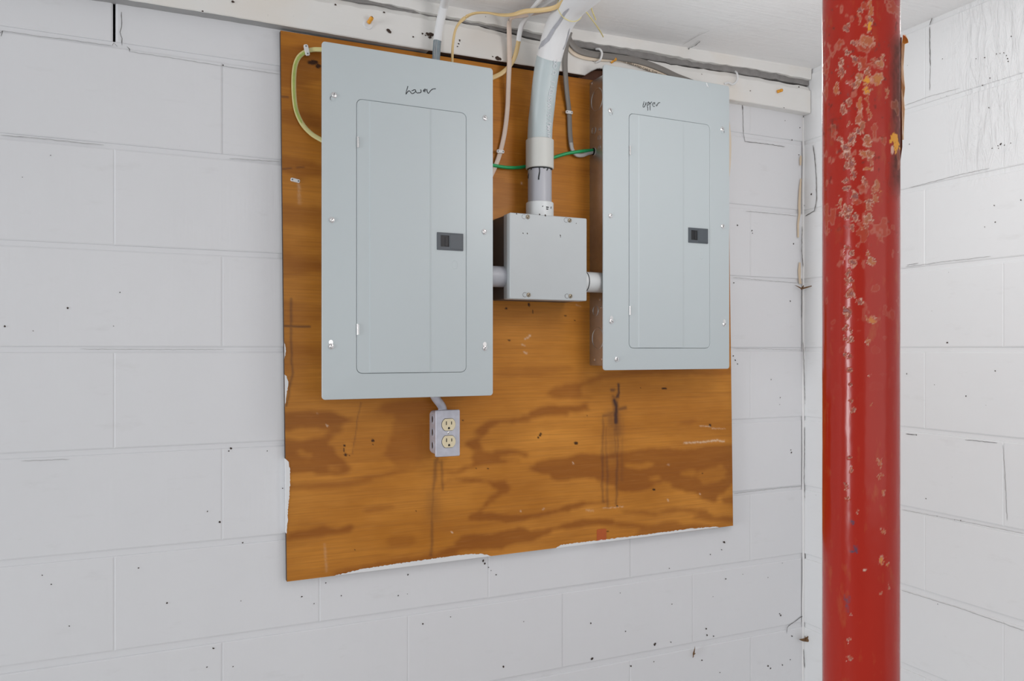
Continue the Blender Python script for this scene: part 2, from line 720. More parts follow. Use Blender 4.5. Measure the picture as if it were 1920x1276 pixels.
def lay_blocks(parent, joints_even, joints_odd, place, rotz, mat, rows):
    for r in rows:
        z0, z1 = r * UB + CAMZ, (r + 1) * UB + CAMZ
        z0 = max(z0, 0.0)
        bed = 0.0100 if r > -3 else 0.0130
        js = joints_even if r % 2 else joints_odd
        for a, b in zip(js[:-1], js[1:]):
            gap = -0.0016
            gl = gr = gap / 2
            if parent.name == 'wall_back' and r == 3:
                if abs(b - X0) < 0.01:
                    gr = 0.0026
                if abs(a - X0) < 0.01:
                    gl = 0.0026
            w, h = (b - gr) - (a + gl), (z1 - z0) - bed
            me = block_mesh(w, h)
            if not me.materials:
                me.materials.append(M(mat))
            o = bpy.data.objects.new('block', me)
            link(o, parent)
            o.location = place((a + gl + b - gr) / 2, (z0 + z1) / 2, random.uniform(-0.0004, 0.0006))
            o.rotation_euler = (random.uniform(-0.0012, 0.0012), 0, rotz + random.uniform(-0.0012, 0.0012))


XL = -2.30
bm = bmesh.new()
zt = CAMZ + 3 * UB + 0.006
Ym = 0.0036


def quad(bm, pts, mi=0):
    f = bm.faces.new([bm.verts.new(p) for p in pts])
    f.material_index = mi


def rect_y(bm, xa, xb, za, zb, y, mi=0):
    nx, nz = max(1, int((xb - xa) / 0.4)), max(1, int((zb - za) / 0.4))
    for i in range(nx):
        for j in range(nz):
            x1, x2 = xa + (xb - xa) * i / nx, xa + (xb - xa) * (i + 1) / nx
            z1, z2 = za + (zb - za) * j / nz, za + (zb - za) * (j + 1) / nz
            quad(bm, [(x1, y, z1), (x2, y, z1), (x2, y, z2), (x1, y, z2)], mi)


SL = 0.0022
rect_y(bm, XL, XR + 0.10, 0, zt, Ym)
rect_y(bm, XL, X0 - SL, zt, ZC, Ym)
rect_y(bm, X0 + SL, XR + 0.10, zt, ZC, Ym)
# the open head joint: a deep slot between two blocks of the top course
for xx in (X0 - SL, X0 + SL):
    quad(bm, [(xx, Ym, zt), (xx, 0.12, zt), (xx, 0.12, ZC), (xx, Ym, ZC)], 1)
quad(bm, [(X0 - SL, 0.12, zt), (X0 + SL, 0.12, zt), (X0 + SL, 0.12, ZC), (X0 - SL, 0.12, ZC)], 1)
quad(bm, [(X0 - SL, Ym, zt), (X0 + SL, Ym, zt), (X0 + SL, 0.12, zt), (X0 - SL, 0.12, zt)], 1)
wall_back = obj('wall_back', bm, ['white_block_paint', 'void_dark'])
tag(wall_back, 'white painted concrete block wall behind the electrical panels', 'wall', kind='structure')

bm = bmesh.new()
YF = -2.6
for i in range(5):
    for j in range(6):
        ya, yb = 0.10 + (YF - 0.10) * i / 5, 0.10 + (YF - 0.10) * (i + 1) / 5
        za, zb = ZC * j / 6, ZC * (j + 1) / 6
        quad(bm, [(XR + Ym, ya, za), (XR + Ym, yb, za), (XR + Ym, yb, zb), (XR + Ym, ya, zb)])
wall_right = obj('wall_right', bm, 'white_block_paint_runs')
tag(wall_right, 'white painted concrete block wall on the right with thick paint runs', 'wall', kind='structure')

je = [X0 + UB * u for u in range(-10, 9, 2)]
jo = [X0 + UB * u for u in range(-9, 8, 2)]
lay_blocks(wall_back, [XL] + je + [XR], [XL] + jo + [X0 + 8.95 * UB], lambda s, z, y: (s, y, z), 0.0, 'white_block_paint', range(-8, 4))
BLOCKS.clear()
re_ = [0.0, 0.198] + [0.198 + 2 * UB * i for i in range(1, 7)]
ro_ = [0.0, 0.404] + [0.404 + 2 * UB * i for i in range(1, 6)]
lay_blocks(wall_right, ro_, re_, lambda s, z, y: (XR + y, -s, z), -math.pi / 2, 'white_block_paint_runs', range(-8, 4))

bm = bmesh.new()
prev = None
for x in [XL, 0.85, 1.16, 1.46, XR + 0.02]:
    ring = [bm.verts.new(p) for p in ((x, YF, zceil(x)), (x, 0.1, zceil(x)), (x, 0.1, CAMZ + 0.90), (x, YF, CAMZ + 0.90))]
    if prev:
        for i in range(4):
            bm.faces.new((prev[i], prev[(i + 1) % 4], ring[(i + 1) % 4], ring[i]))
    else:
        bm.faces.new(ring)
    prev = ring
bm.faces.new(prev)
ceiling = obj('ceiling', bm, 'ceiling_paint')
tag(ceiling, 'white painted rough board ceiling above the panels', 'ceiling', kind='structure')
bm = bmesh.new()
box(bm, (XL, YF, -0.06), (XR + 0.1, 0.1, 0.0))
floor = obj('floor', bm, 'concrete_floor')
tag(floor, 'bare grey concrete floor of the basement', 'floor', kind='structure')

# ledger board along the top of the back wall, its bottom painted grey on the left, bare dark wood on the right
ZL0 = CAMZ + 0.6915
bm = bmesh.new()
xs = list(np.arange(XL, XR - 0.001, 0.018)) + [XR - 0.001]
prev = None
nx0, nx1 = W(1098, 140, -0.03).x, 1.10
for x in xs:
    zb = ZL0 + 0.0012 * math.sin(x * 9) + random.uniform(-0.0004, 0.0004)
    if nx0 < x < nx1:
        zb += 0.026 * math.sin(math.pi * min(1, (x - nx0) / 0.05) / 2)
    zt_ = zled(x) + 0.0016 * math.sin(x * 13 + 1) + random.uniform(-0.0014, 0.0014)
    yf = -0.030 + 0.0008 * math.sin(x * 5)
    prof = [(x, 0.004, zb), (x, yf + 0.002, zb), (x, yf, zb + 0.002), (x, yf, zt_ - 0.013), (x, yf + 0.004, zt_ - 0.0115),
            (x, yf + 0.009, zt_), (x, 0.004, zt_)]
    ring = [bm.verts.new(p) for p in prof]
    if prev:
        for i in range(len(prof) - 1):
            f = bm.faces.new((prev[i], prev[i + 1], ring[i + 1], ring[i]))
            if i == 0:
                f.material_index = 1 if x < 0.615 else (2 if x < 1.2 else 0)
    prev = ring
trim_1 = obj('trim_1', bm, ['cream_trim_paint', 'grey_underside', 'dark_wood'])
bm = bmesh.new()
box(bm, (nx0 - 0.01, -0.012, ZL0 - 0.002), (nx1 + 0.01, -0.0005, ZL0 + 0.045))
obj('notch_back', bm, 'bare_notch_wood', trim_1)
tag(trim_1, 'white painted ledger board running along the top of the block wall', 'trim', kind='structure')

# narrow strip between the ledger and the ceiling, with a broken lower edge; the gap below it is open
bm = bmesh.new()
prev = None
for x in xs:
    zb = zstrip(x) + 0.0014 * math.sin(x * 17) + random.uniform(-0.0010, 0.0022)
    yf = -0.032
    prof = [(x, 0.004, zb), (x, yf + 0.001, zb), (x, yf, zb + 0.002), (x, yf - 0.001, zceil(x) - 0.004), (x, yf - 0.004, zceil(x) + 0.001), (x, 0.004, zceil(x) + 0.001)]
    ring = [bm.verts.new(p) for p in prof]
    if prev:
        for i in range(len(prof) - 1):
            f = bm.faces.new((prev[i], prev[i + 1], ring[i + 1], ring[i]))
    prev = ring
trim_2 = obj('trim_2', bm, 'cream_trim_paint')
tag(trim_2, 'narrow white strip between the ledger board and the ceiling', 'trim', kind='structure')
# dusty grey filler standing back inside that gap
bm = bmesh.new()
prev = None
for x in xs:
    y = -0.021 + 0.004 * math.sin(x * 11) + random.uniform(-0.003, 0.003)
    zlow = zled(x) + (0.0012 if x < 0.8 else 0.0035) + random.uniform(-0.0012, 0.0015)
    prof = [(x, 0.0, zlow), (x, y, zlow), (x, y - 0.002, zlow + 0.003), (x, y, zstrip(x) + 0.004), (x, 0.0, zstrip(x) + 0.004)]
    ring = [bm.verts.new(p) for p in prof]
    if prev:
        for i in range(len(prof) - 1):
            bm.faces.new((prev[i], prev[i + 1], ring[i + 1], ring[i]))
    prev = ring
obj('gap_filler', bm, 'gap_grey', trim_2)

# seeping caulk in the wall corner (a bead of its own)
bm = bmesh.new()
pts = [(XR - 0.0015, -0.0015, CAMZ + z) for z in np.linspace(0.685, -1.45, 40)]
pts = [(p[0] + random.uniform(-0.0008, 0.0008), p[1] + random.uniform(-0.0006, 0.0006), p[2]) for p in pts]
sweep(bm, pts, 0.0036, 0.0030, n=8, sub=2)
trim_3 = obj('trim_3', bm, 'caulk_white', None, True)
tag(trim_3, 'rough bead of white caulk down the corner of the two walls', 'trim', kind='structure')
bm = bmesh.new()
for seg in ([(1502, 292, 0.0035), (1502, 300, 0.006), (1501, 310, 0.003)], [(1502, 335, 0.003), (1501, 355, 0.006), (1500, 385, 0.0075), (1500, 400, 0.006), (1497, 420, 0.005),
             (1497, 445, 0.004)], [(1500, 492, 0.004), (1500, 508, 0.008), (1500, 520, 0.006), (1502, 532, 0.008)]):
    path = [W(a, b, -0.0035) for a, b, _ in seg]
    L = [bm.verts.new(p + Vector((-w, 0, 0))) for p, (_, _, w) in zip(path, seg)]
    R_ = [bm.verts.new(p + Vector((w * 0.6, 0.001, 0))) for p, (_, _, w) in zip(path, seg)]
    Md = [bm.verts.new(p + Vector((0, -0.0025, 0))) for p in path]
    for i in range(len(path) - 1):
        bm.faces.new((L[i], L[i + 1], Md[i + 1], Md[i]))
        bm.faces.new((Md[i], Md[i + 1], R_[i + 1], R_[i]))
obj('tan_seepage', bm, 'tan_seep', trim_3, True)

# cracks as flat ribbons, the shade inside them put into their grey
NB, NRT = (0, -1, 0), (-1, 0, 0)


def cracks(parent, lines, conv, nrm, mat, step=0.006, amp=0.0006):
    for pts, w in lines:
        b = bmesh.new()
        ribbon(b, wiggle([conv(*p) for p in pts], step, amp, nrm), w, nrm)
        obj('crack', b, mat, parent)


YB = -0.0016
cracks(wall_back, [
    ([(228, 22), (228, 50), (225, 60), (229, 72), (229, 85)], 0.0012),
    ([(213, 80), (220, 87)], 0.0022), ([(213, 80), (211, 85)], 0.0022), ([(238, 87), (243, 92), (243, 97)], 0.0016),
    ([(1392, 197), (1393, 207)], 0.0032), ([(1393, 205), (1394, 250), (1397, 265), (1440, 270), (1472, 275)], 0.0013),
    ([(1487, 212), (1499, 213)], 0.0035), ([(0, 62), (5, 58), (2, 68)], 0.002),
    ([(1512, 1152), (1500, 1157), (1490, 1165), (1482, 1170), (1476, 1176), (1475, 1187)], 0.0018),
], lambda a, b: W(a, b, YB), NB, 'crack_shade')
cracks(wall_back, [
    ([(0, 57), (60, 66), (120, 73), (212, 86)], 0.0010), ([(243, 97), (300, 105), (400, 121), (525, 139)], 0.0008),
    ([(0, 253), (60, 258), (120, 264), (195, 272)], 0.0012), ([(430, 297), (480, 300), (525, 303)], 0.0011),
    ([(150, 654), (300, 655), (420, 655)], 0.0007), ([(40, 864), (90, 862), (130, 861)], 0.0008),
    ([(1398, 396), (1440, 399), (1496, 405)], 0.0011),
    ([(1374, 520), (1500, 531)], 0.0010), ([(1374, 653), (1440, 654), (1503, 656)], 0.0008),
    ([(1376, 925), (1440, 917), (1503, 911)], 0.0012),
], lambda a, b: W(a, b, YB), NB, 'hairline_shade')
cracks(wall_right, [
    ([(1748, 32), (1743, 47)], 0.0030), ([(1743, 50), (1743, 85), (1744, 125)], 0.0020), ([(1744, 125), (1743, 170)], 0.0009),
    ([(1524, 272), (1527, 290), (1530, 330), (1531, 372), (1527, 395), (1510, 405)], 0.0024),
    ([(1700, 497), (1722, 493)], 0.0010), ([(1698, 813), (1718, 815)], 0.0016), ([(1809, 824), (1870, 830)], 0.0010),
], lambda a, b: WX(a, b, XR - 0.0016), NRT, 'crack_shade')
cracks(wall_right, [
    ([(1696, 198), (1738, 182), (1800, 165)], 0.0009), ([(1705, 352), (1738, 343), (1800, 327), (1855, 315)], 0.0011),
    ([(1698, 500), (1780, 489), (1858, 480)], 0.0010), ([(1880, 833), (1884, 890), (1888, 975)], 0.0012),
    ([(1690, 955), (1790, 974), (1920, 1000)], 0.0009), ([(1690, 1106), (1800, 1140), (1920, 1182)], 0.0010),
    
], lambda a, b: WX(a, b, XR - 0.0016), NRT, 'hairline_shade')
YC = -0.0062
cracks(trim_3, [
    ([(1508, 160), (1515, 175), (1516, 195), (1516, 215), (1514, 240), (1513, 258)], 0.0026),
    ([(1504, 424), (1503, 470), (1506, 500)], 0.0022), ([(1503, 545), (1503, 595)], 0.0016),
    ([(1506, 640), (1508, 700), (1510, 760)], 0.0016), ([(1509, 800), (1508, 900), (1512, 985)], 0.0016), ([(1510, 1030), (1511, 1140)], 0.0014),
    ([(1507, 1216), (1508, 1240), (1513, 1276)], 0.0018),
], lambda a, b: W(a, b, YC), NB, 'crack_shade')
bm = bmesh.new()
ribbon(bm, wiggle([WZ(a, b, CAMZ + 0.8065) for a, b in [(1288, 100), (1292, 90), (1303, 86), (1313, 77)]], 0.006, 0.0008, (0, 0, -1)), 0.0022, (0, 0, -1))
obj('crack', bm, 'crack_shade', ceiling)
bm = bmesh.new()
ribbon(bm, wiggle([WZ(a, b, CAMZ + 0.8065) for a, b in [(1280, 84), (1310, 66), (1330, 58)]], 0.01, 0.0005, (0, 0, -1)), 0.0012, (0, 0, -1))
obj('crack', bm, 'hairline_shade', ceiling)


# dirt specks stuck on the paint
def blob(bm, c, r, nrm, n=7, stretch=1.0, an0=0.0):
    nrm = Vector(nrm)
    a = nrm.cross(Vector((0, 0, 1))).normalized()
    b = Vector((0, 0, 1))
    ca, sa = math.cos(an0), math.sin(an0)
    u, v = a * ca + b * sa, b * ca - a * sa
    top = bm.verts.new(Vector(c) + nrm * r * 0.35)
    ring = [bm.verts.new(Vector(c) + (u * math.cos(2 * math.pi * i / n) * stretch + v * math.sin(2 * math.pi * i / n)) * r * random.uniform(0.6, 1.2))
            for i in range(n)]
    for i in range(n):
        bm.faces.new((ring[i], ring[(i + 1) % n], top))


bm = bmesh.new()
for a, b, r in [(127, 577, 2.3), (213, 611, 1.2), (9, 611, 2.0), (62, 620, 1.0), (433, 840, 3.0), (429, 845, 1.5), (418, 122, 1.6), (433, 3, 3), (812, 1016, 1.2),
                (611, 1092, 1.8), (955, 1017, 1.5), (640, 1116, 1.6), (747, 1116, 1.7), (764, 1113, 1), (906, 1051, 3), (909, 1056, 2.4), (916, 1063, 1.5), (921, 1069, 1.2), (930, 1077, 1.8),
                (765, 1077, 1.8), (566, 1118, 1.5), (589, 1131, 1.5), (793, 1169, 2.0), (845, 1156, 1.3), (982, 1165, 1.2), (944, 1249, 2.3), (955, 1017, 1.2),
                (1108, 1168, 2.2), (1110, 1234, 3.2), (1173, 1183, 1.6), (1183, 1248, 2.4), (1228, 1207, 3.4), (1258, 1203, 1.6), (1226, 1240, 1.5), (1350, 1260, 1.5), (1316, 1237, 2.2),
                (1324, 1178, 2.4), (1326, 1190, 2.0), (1338, 1192, 2), (1361, 1085, 2.2), (1358, 1016, 3), (1353, 1030, 1.6), (1332, 1039, 1.6), (1337, 1118, 1.2), (1393, 1076, 1.2), (1255, 1065, 1.3),
                (1163, 1111, 1.2), (1260, 1132, 1.4), (1464, 1153, 2.6), (1462, 1150, 1.6), (1445, 1252, 2.4), (1440, 1248, 2.4), (1467, 1246, 1.6), (1485, 1192, 2), (1482, 1236, 1.6), (1446, 711, 1.6), (1462, 758, 1.0),
                (1463, 745, 1.4), (1484, 848, 2.2), (1483, 843, 1.4), (1467, 1055, 1.2), (1440, 1082, 1.2), (1410, 432, 2.0), (1411, 437, 1.2), (1383, 422, 2.4), (1488, 457, 2.2), (1482, 564, 2), (1376, 530, 1.6),
                (1485, 262, 2.0), (1500, 239, 2.0), (1498, 290, 1.6), (1472, 226, 1.4), (1375, 667, 2), (1379, 675, 1.8), (1383, 682, 1.6), (96, 1095, 1.5), (313, 1130, 2.2), (79, 1078, 1.3), (260, 1064, 1.5), (412, 978, 2.6),
                (530, 915, 1.6), (389, 958, 1.3), (501, 845, 1.2), (455, 1017, 2.2), (452, 1126, 1.3), (437, 1249, 1.6), (388, 1250, 1.3), (400, 1215, 2.2), (130, 1173, 1.5), (225, 548, 1.2), (42, 332, 1.0), (95, 291, 1.0)]:
    p = W(a, b, YB + 0.0006)
    blob(bm, p, r * 0.00085 * (1 + p.x * 0.15), NB, 7, random.uniform(1, 1.6), random.uniform(0, 3))
o = obj('dirt_specks', bm, 'speck_brown', wall_back)
o['kind'] = 'stuff'
bm = bmesh.new()
for a, b, r in [(1876, 270, 2.0), (1871, 273, 1.2), (1883, 272, 1.2), (1860, 278, 1.4), (1895, 268, 1.2), (1872, 278, 1.0), (1887, 104, 1.4), (1889, 110, 1.6), (1890, 115, 1.4), (1882, 99, 1.1), (1875, 100, 1.1), (1868, 101, 1.1),
                (1846, 108, 1.3), (1830, 110, 1.1), (1856, 146, 1.6), (1842, 160, 1.4), (1854, 202, 1.4), (1767, 110, 1.0), (1775, 180, 1.0), (1896, 68, 1.4), (1705, 270, 1.4), (1864, 385, 1.4), (1914, 375, 1.4), (1866, 416, 1.4),
                (1846, 425, 1.0), (1811, 742, 1.5), (1752, 721, 1.0), (1718, 815, 1.8), (1736, 934, 1.3), (1866, 695, 1.6), (1801, 975, 1.6), (1790, 974, 1.2), (1700, 700, 1.4), (1758, 1132, 1.2), (1521, 364, 2.4), (1508, 385, 1.4), (1776, 642, 2)]:
    blob(bm, WX(a, b, XR - 0.001), r * 0.00095, NRT, 7, random.uniform(1, 1.6), random.uniform(0, 3))
o = obj('dirt_specks', bm, 'speck_brown', wall_right)
o['kind'] = 'stuff'
bm = bmesh.new()
for a, b, r in [(729, 57, 3.2), (731, 60, 2.8), (775, 69, 1.6), (792, 63, 1.8), (798, 66, 1.5), (803, 64, 4.2), (808, 65, 4.0), (811, 65, 3.4), (806, 70, 3.0), (862, 77, 1.2), (860, 82, 1.6), (858, 87, 1.4), (862, 75, 1.4), (933, 109, 4.4), (936, 110, 3.6), (924, 106, 1.6),
                (437, 3, 2.2), (629, 9, 2.0), (720, 23, 1.8), (380, 21, 1.4), (1316, 139, 1.2), (1470, 202, 1.2), (1498, 163, 2), (1112, 114, 2)]:
    blob(bm, W(a, b, -0.0312), r * 0.0011, NB, 8, 1.4, 0.15)
o = obj('paint_chips', bm, 'dark_wood', trim_1)
o['kind'] = 'stuff'

# ------------------------------------------------------------------ plywood backboard
YP = -0.014
c_tl, c_tr, c_br, c_bl = W(526, 57, YP), W(1364.5, 191, YP), W(1374.5, 985, YP), W(538, 1090, YP)
c_tl.z = min(c_tl.z, ZL0 - 0.001)
c_tr.z = min(c_tr.z, ZL0 - 0.0015)
NU, NV = 500, 500
u, v = np.meshgrid(np.linspace(0, 1, NU), np.linspace(0, 1, NV))
q = [np.array(c) for c in (c_tl, c_tr, c_br, c_bl)]
co = ((1 - u) * (1 - v))[..., None] * q[0] + (u * (1 - v))[..., None] * q[1] + (u * v)[..., None] * q[2] + ((1 - u) * v)[..., None] * q[3]
PX, PY = to_px(co[..., 0], co[..., 1], co[..., 2])
X_, Z_ = co[..., 0], co[..., 2]
wx = PX + 9 * (fbm(X_ * 14, Z_ * 90, 1) - 0.5) + 16 * (fbm(X_ * 60, Z_ * 300, 5) - 0.5)
wy = PY + 7 * (fbm(X_ * 16, Z_ * 40, 2) - 0.5)


def tr(ox, oy, s, pts):
    return [(ox + a * s, oy + b * s) for a, b in pts]


s1 = 300 / 1914
DARK = [
    (tr(530, 740, s1, [(20, 190), (300, 175), (560, 190), (680, 230), (860, 290), (800, 320), (700, 360), (730, 440), (620, 470), (600, 520), (540, 570), (620, 640), (700, 760), (840, 870), (800, 930), (680, 950), (420, 960), (350, 930), (20, 935)]), 0.85),
    (tr(530, 740, s1, [(1100, 190), (1300, 230), (1340, 290), (1290, 420), (1270, 560), (1200, 700), (1300, 800), (1330, 850), (1600, 830), (1800, 760), (1800, 60), (1500, 60), (1180, 110)]), 0.55),
    (tr(530, 740, s1, [(40, 1060), (700, 1040), (1180, 930), (1440, 880), (1700, 840), (1500, 910), (1100, 1010), (1000, 1070), (600, 1130), (40, 1130)]), 0.6),
    (tr(530, 900, .1719, [(40, 570), (260, 540), (450, 485), (590, 530), (720, 480), (800, 520), (740, 580), (560, 590), (340, 630), (40, 665)]), 0.9),
    (tr(530, 900, .1719, [(880, 310), (980, 280), (1190, 260), (1190, 300), (1060, 350), (880, 350)]), 0.55),
    (tr(530, 900, .1719, [(1120, 650), (1240, 590), (1420, 600), (1480, 640), (1400, 720), (1180, 720)]), 0.4),
    (tr(530, 900, .1719, [(500, 1000), (1000, 900), (1300, 840), (1600, 800), (1920, 690), (1920, 830), (1500, 890), (1000, 960), (600, 1040)]), 0.6),
    (tr(820, 740, s1, [(1210, 170), (1320, 120), (1560, 130), (1700, 100), (1800, 90), (1810, 160), (1680, 220), (1560, 190), (1570, 240), (1300, 250), (1100, 300), (960, 330), (880, 350), (740, 350), (620, 400), (560, 500), (510, 560), (530, 660), (640, 700), (760, 650), (960, 660), (1120, 700), (1050, 750), (950, 710), (820, 730), (740, 770), (1000, 790), (760, 830), (560, 830), (400, 870), (260, 930), (160, 940), (80, 890), (200, 910), (300, 860), (440, 810), (420, 680), (340, 620), (370, 550), (480, 490), (470, 420), (540, 350), (620, 300), (900, 290), (1080, 240)]), 0.85),
    (tr(820, 740, s1, [(1300, 0), (1420, 25), (1700, 30), (1850, 60), (1860, 20), (1600, -40), (1300, -30)]), 0.5),
    ([(989, 875), (1014, 864), (1055, 859), (1093, 850), (1129, 853), (1184, 845), (1240, 839), (1278, 844), (1325, 834), (1380, 831), (1380, 902), (1359, 923), (1346, 930), (1338, 942), (1312, 937), (1309, 928), (1277, 919), (1260, 916), (1259, 905), (1240, 902), (1224, 912), (1199, 919), (1165, 919), (1129, 902), (1110, 895), (1040, 900), (1028, 890), (1008, 884)], 0.85),
    (tr(820, 880, s1, [(370, 600), (400, 520), (480, 490), (600, 360), (720, 250), (640, 180), (580, 150), (260, 140), (230, 115), (150, 115), (30, 240), (50, 190), (150, 95), (500, 105), (640, 140), (800, 130), (820, 200), (910, 220), (830, 260), (700, 360), (560, 460), (500, 510), (620, 510), (780, 540), (1080, 530), (1300, 495), (1480, 450), (1740, 370), (1914, 370), (2060, 360), (2060, 390), (1914, 395), (1760, 410), (1560, 490), (1300, 540), (1080, 590), (820, 630), (740, 605)]), 0.85),
    (tr(820, 880, s1, [(0, 980), (200, 900), (280, 800), (420, 770), (640, 780), (880, 720), (1000, 680), (1110, 730), (1250, 700), (1500, 660), (1680, 600), (1914, 590), (2100, 600), (2100, 660), (1900, 660), (1600, 690), (1400, 720), (1250, 790), (1100, 860), (900, 880), (820, 950), (300, 950), (0, 1010)]), 0.9),
    (tr(1090, 850, .15625, [(480, 680), (740, 680), (880, 700), (1010, 650), (1260, 670), (1540, 690), (1560, 760), (1830, 760), (1830, 830), (1400, 800), (1300, 790), (1420, 740), (1250, 700), (980, 710), (860, 745), (540, 720)]), 0.7),
    (tr(1090, 850, .15625, [(1660, 560), (1720, 520), (1840, 510), (1840, 620), (1700, 590)]), 0.7),
    (tr(1090, 850, .15625, [(0, 780), (300, 800), (600, 835), (800, 860), (1000, 815), (1150, 800), (1250, 850), (1500, 860), (1600, 885), (900, 970), (640, 990), (720, 900), (400, 865), (0, 860)]), 0.65),
    (tr(915, 550, .1646, [(700, 1080), (840, 1040), (1040, 1020), (1300, 920), (1300, 990), (1080, 1050), (1060, 1180), (880, 1190), (720, 1180), (660, 1150)]), 0.65),
    (tr(915, 550, .1646, [(60, 880), (500, 830), (900, 810), (1000, 850), (600, 940), (60, 950)]), 0.4),
    ([(1090, 718), (1120, 700), (1200, 690), (1290, 690), (1380, 690), (1380, 702), (1250, 704), (1180, 706), (1120, 712)], 0.55),
    ([(1270, 795), (1300, 782), (1312, 786), (1290, 797)], 0.35),
    ([(526, 90), (560, 86), (605, 92), (605, 150), (560, 165), (526, 160)], 0.55), ([(526, 200), (605, 215), (605, 245), (560, 240), (526, 230)], 0.6),
    ([(526, 290), (570, 300), (605, 312), (605, 330), (560, 335), (526, 320)], 0.65), ([(526, 380), (605, 390), (605, 430), (526, 420)], 0.45),
    ([(526, 470), (560, 480), (605, 478), (605, 510), (526, 520)], 0.5), ([(526, 560), (605, 575), (605, 600), (526, 610)], 0.5), ([(526, 640), (605, 650), (605, 690), (526, 700)], 0.35),
    ([(920, 150), (985, 165), (985, 215), (920, 230)], 0.35), ([(920, 330), (975, 345), (985, 380), (920, 395)], 0.45), ([(1040, 250), (1105, 255), (1105, 290), (1040, 300)], 0.30),
]
LIGHT = [
    (tr(530, 740, s1, [(20, 445), (180, 385), (420, 375), (560, 430), (480, 490), (200, 530), (20, 510)]), 0.95),
    (tr(530, 740, s1, [(190, 650), (260, 640), (290, 670), (370, 700), (360, 745), (200, 720)]), 0.7), (tr(530, 740, s1, [(270, 795), (330, 780), (345, 800)]), 0.6),
    (tr(530, 740, s1, [(510, 865), (580, 860), (690, 885), (640, 905), (560, 890)]), 0.8), (tr(530, 740, s1, [(300, 600), (400, 590), (420, 615), (330, 620)]), 0.4),
    (tr(1090, 850, .15625, [(480, 120), (850, 100), (860, 140), (720, 190), (560, 170)]), 0.9), (tr(1090, 850, .15625, [(820, 290), (920, 260), (965, 290), (860, 325)]), 0.9),
    (tr(1090, 850, .15625, [(1150, 230), (1380, 195), (1360, 270), (1200, 270)]), 0.8), (tr(1090, 850, .15625, [(1380, 230), (1700, 130), (1770, 220), (1700, 330), (1450, 350), (1400, 290)]), 0.6),
    (tr(1090, 850, .15625, [(330, 60), (420, 60), (420, 160), (330, 160)]), 0.4),
]
grain = np.zeros(PX.shape)
for poly, a in DARK:
    grain = np.maximum(grain, a * inpoly(wx, wy, poly))
for poly, a in LIGHT:
    grain = np.where(inpoly(wx, wy, poly), grain * (1 - a), grain)


def blur(m, k):
    for ax in (0, 1):
        p = np.pad(m, [(k, k) if i == ax else (0, 0) for i in (0, 1)], mode='edge')
        c = np.cumsum(np.insert(p, 0, 0, axis=ax), axis=ax)
        sl = [slice(None)] * 2
        s2 = [slice(None)] * 2
        sl[ax], s2[ax] = slice(2 * k + 1, None), slice(None, -(2 * k + 1))
        m = (c[tuple(sl)] - c[tuple(s2)]) / (2 * k + 1)
    return m


grain = blur(grain, 2) * (0.82 + 0.36 * fbm(X_ * 5, Z_ * 60, 11))
grain = np.clip(grain + 0.22 * sstep(0.5, 0.75, fbm(X_ * 2.2, Z_ * 22, 21)) + 0.08, 0, 1)

stain = np.zeros(PX.shape)


def streak_line(pts, w, a, jit=1.5):
    d = segdist(PX + jit * (fbm(X_ * 90, Z_ * 40, 31) - 0.5) * 2, PY, pts)
    return a * np.exp(-(d / w) ** 2)


for pts, w, a in [
    ([(1159, 720), (1159, 735), (1157, 744)], 1.6, 0.9), ([(1152, 750), (1155, 762), (1154, 775), (1155, 792)], 3.2, 1.0), ([(1146, 731), (1150, 731)], 2.2, 0.7), ([(1149, 743), (1156, 746)], 2.4, 0.5),
    ([(1153, 768), (1165, 766), (1172, 764)], 2.6, 0.6), ([(1153, 770), (1143, 777), (1133, 779)], 2.6, 0.5), ([(1154, 775), (1156, 800), (1155, 805)], 5, 0.55), ([(1145, 778), (1148, 795)], 7, 0.45), ([(1155, 780), (1158, 812)], 7, 0.45), ([(1148, 800), (1150, 850)], 11, 0.22),
    ([(1131, 780), (1130, 845), (1129, 905), (1131, 940)], 1.8, 0.42), ([(1137, 800), (1136, 845), (1139, 890), (1139, 950)], 1.8, 0.34), ([(1160, 800), (1158, 845), (1157, 900), (1156, 945)], 1.7, 0.45), ([(1168, 785), (1167, 830), (1166, 900)], 2.0, 0.2),
    ([(1152, 795), (1154, 850)], 2.0, 0.4), ([(1145, 842), (1158, 842)], 7, 0.22), ([(1138, 785), (1150, 815)], 8, 0.2),
    ([(819, 856), (815, 890), (812, 925), (811, 960), (809, 1040)], 2.2, 0.42), ([(817, 862), (814, 900)], 2.6, 0.45), ([(828, 865), (830, 895), (829, 918)], 1.8, 0.38), ([(820, 865), (829, 868)], 2.2, 0.3), ([(811, 930), (813, 965)], 10, 0.26),
    ([(676, 755), (668, 800), (660, 850)], 0.9, 0.35), ([(546, 560), (545, 640), (548, 700), (537, 760)], 1.6, 0.5), ([(534, 611), (560, 612), (580, 612)], 1.2, 0.8), ([(530, 317), (545, 315)], 1.0, 0.6), ([(555, 314), (570, 313)], 1.0, 0.55), ([(527, 181), (540, 182)], 1.2, 0.7),
]:
    stain = np.maximum(stain, streak_line(pts, w * 1.5, a * 0.95, 2.5))
knot = np.zeros(PX.shape)
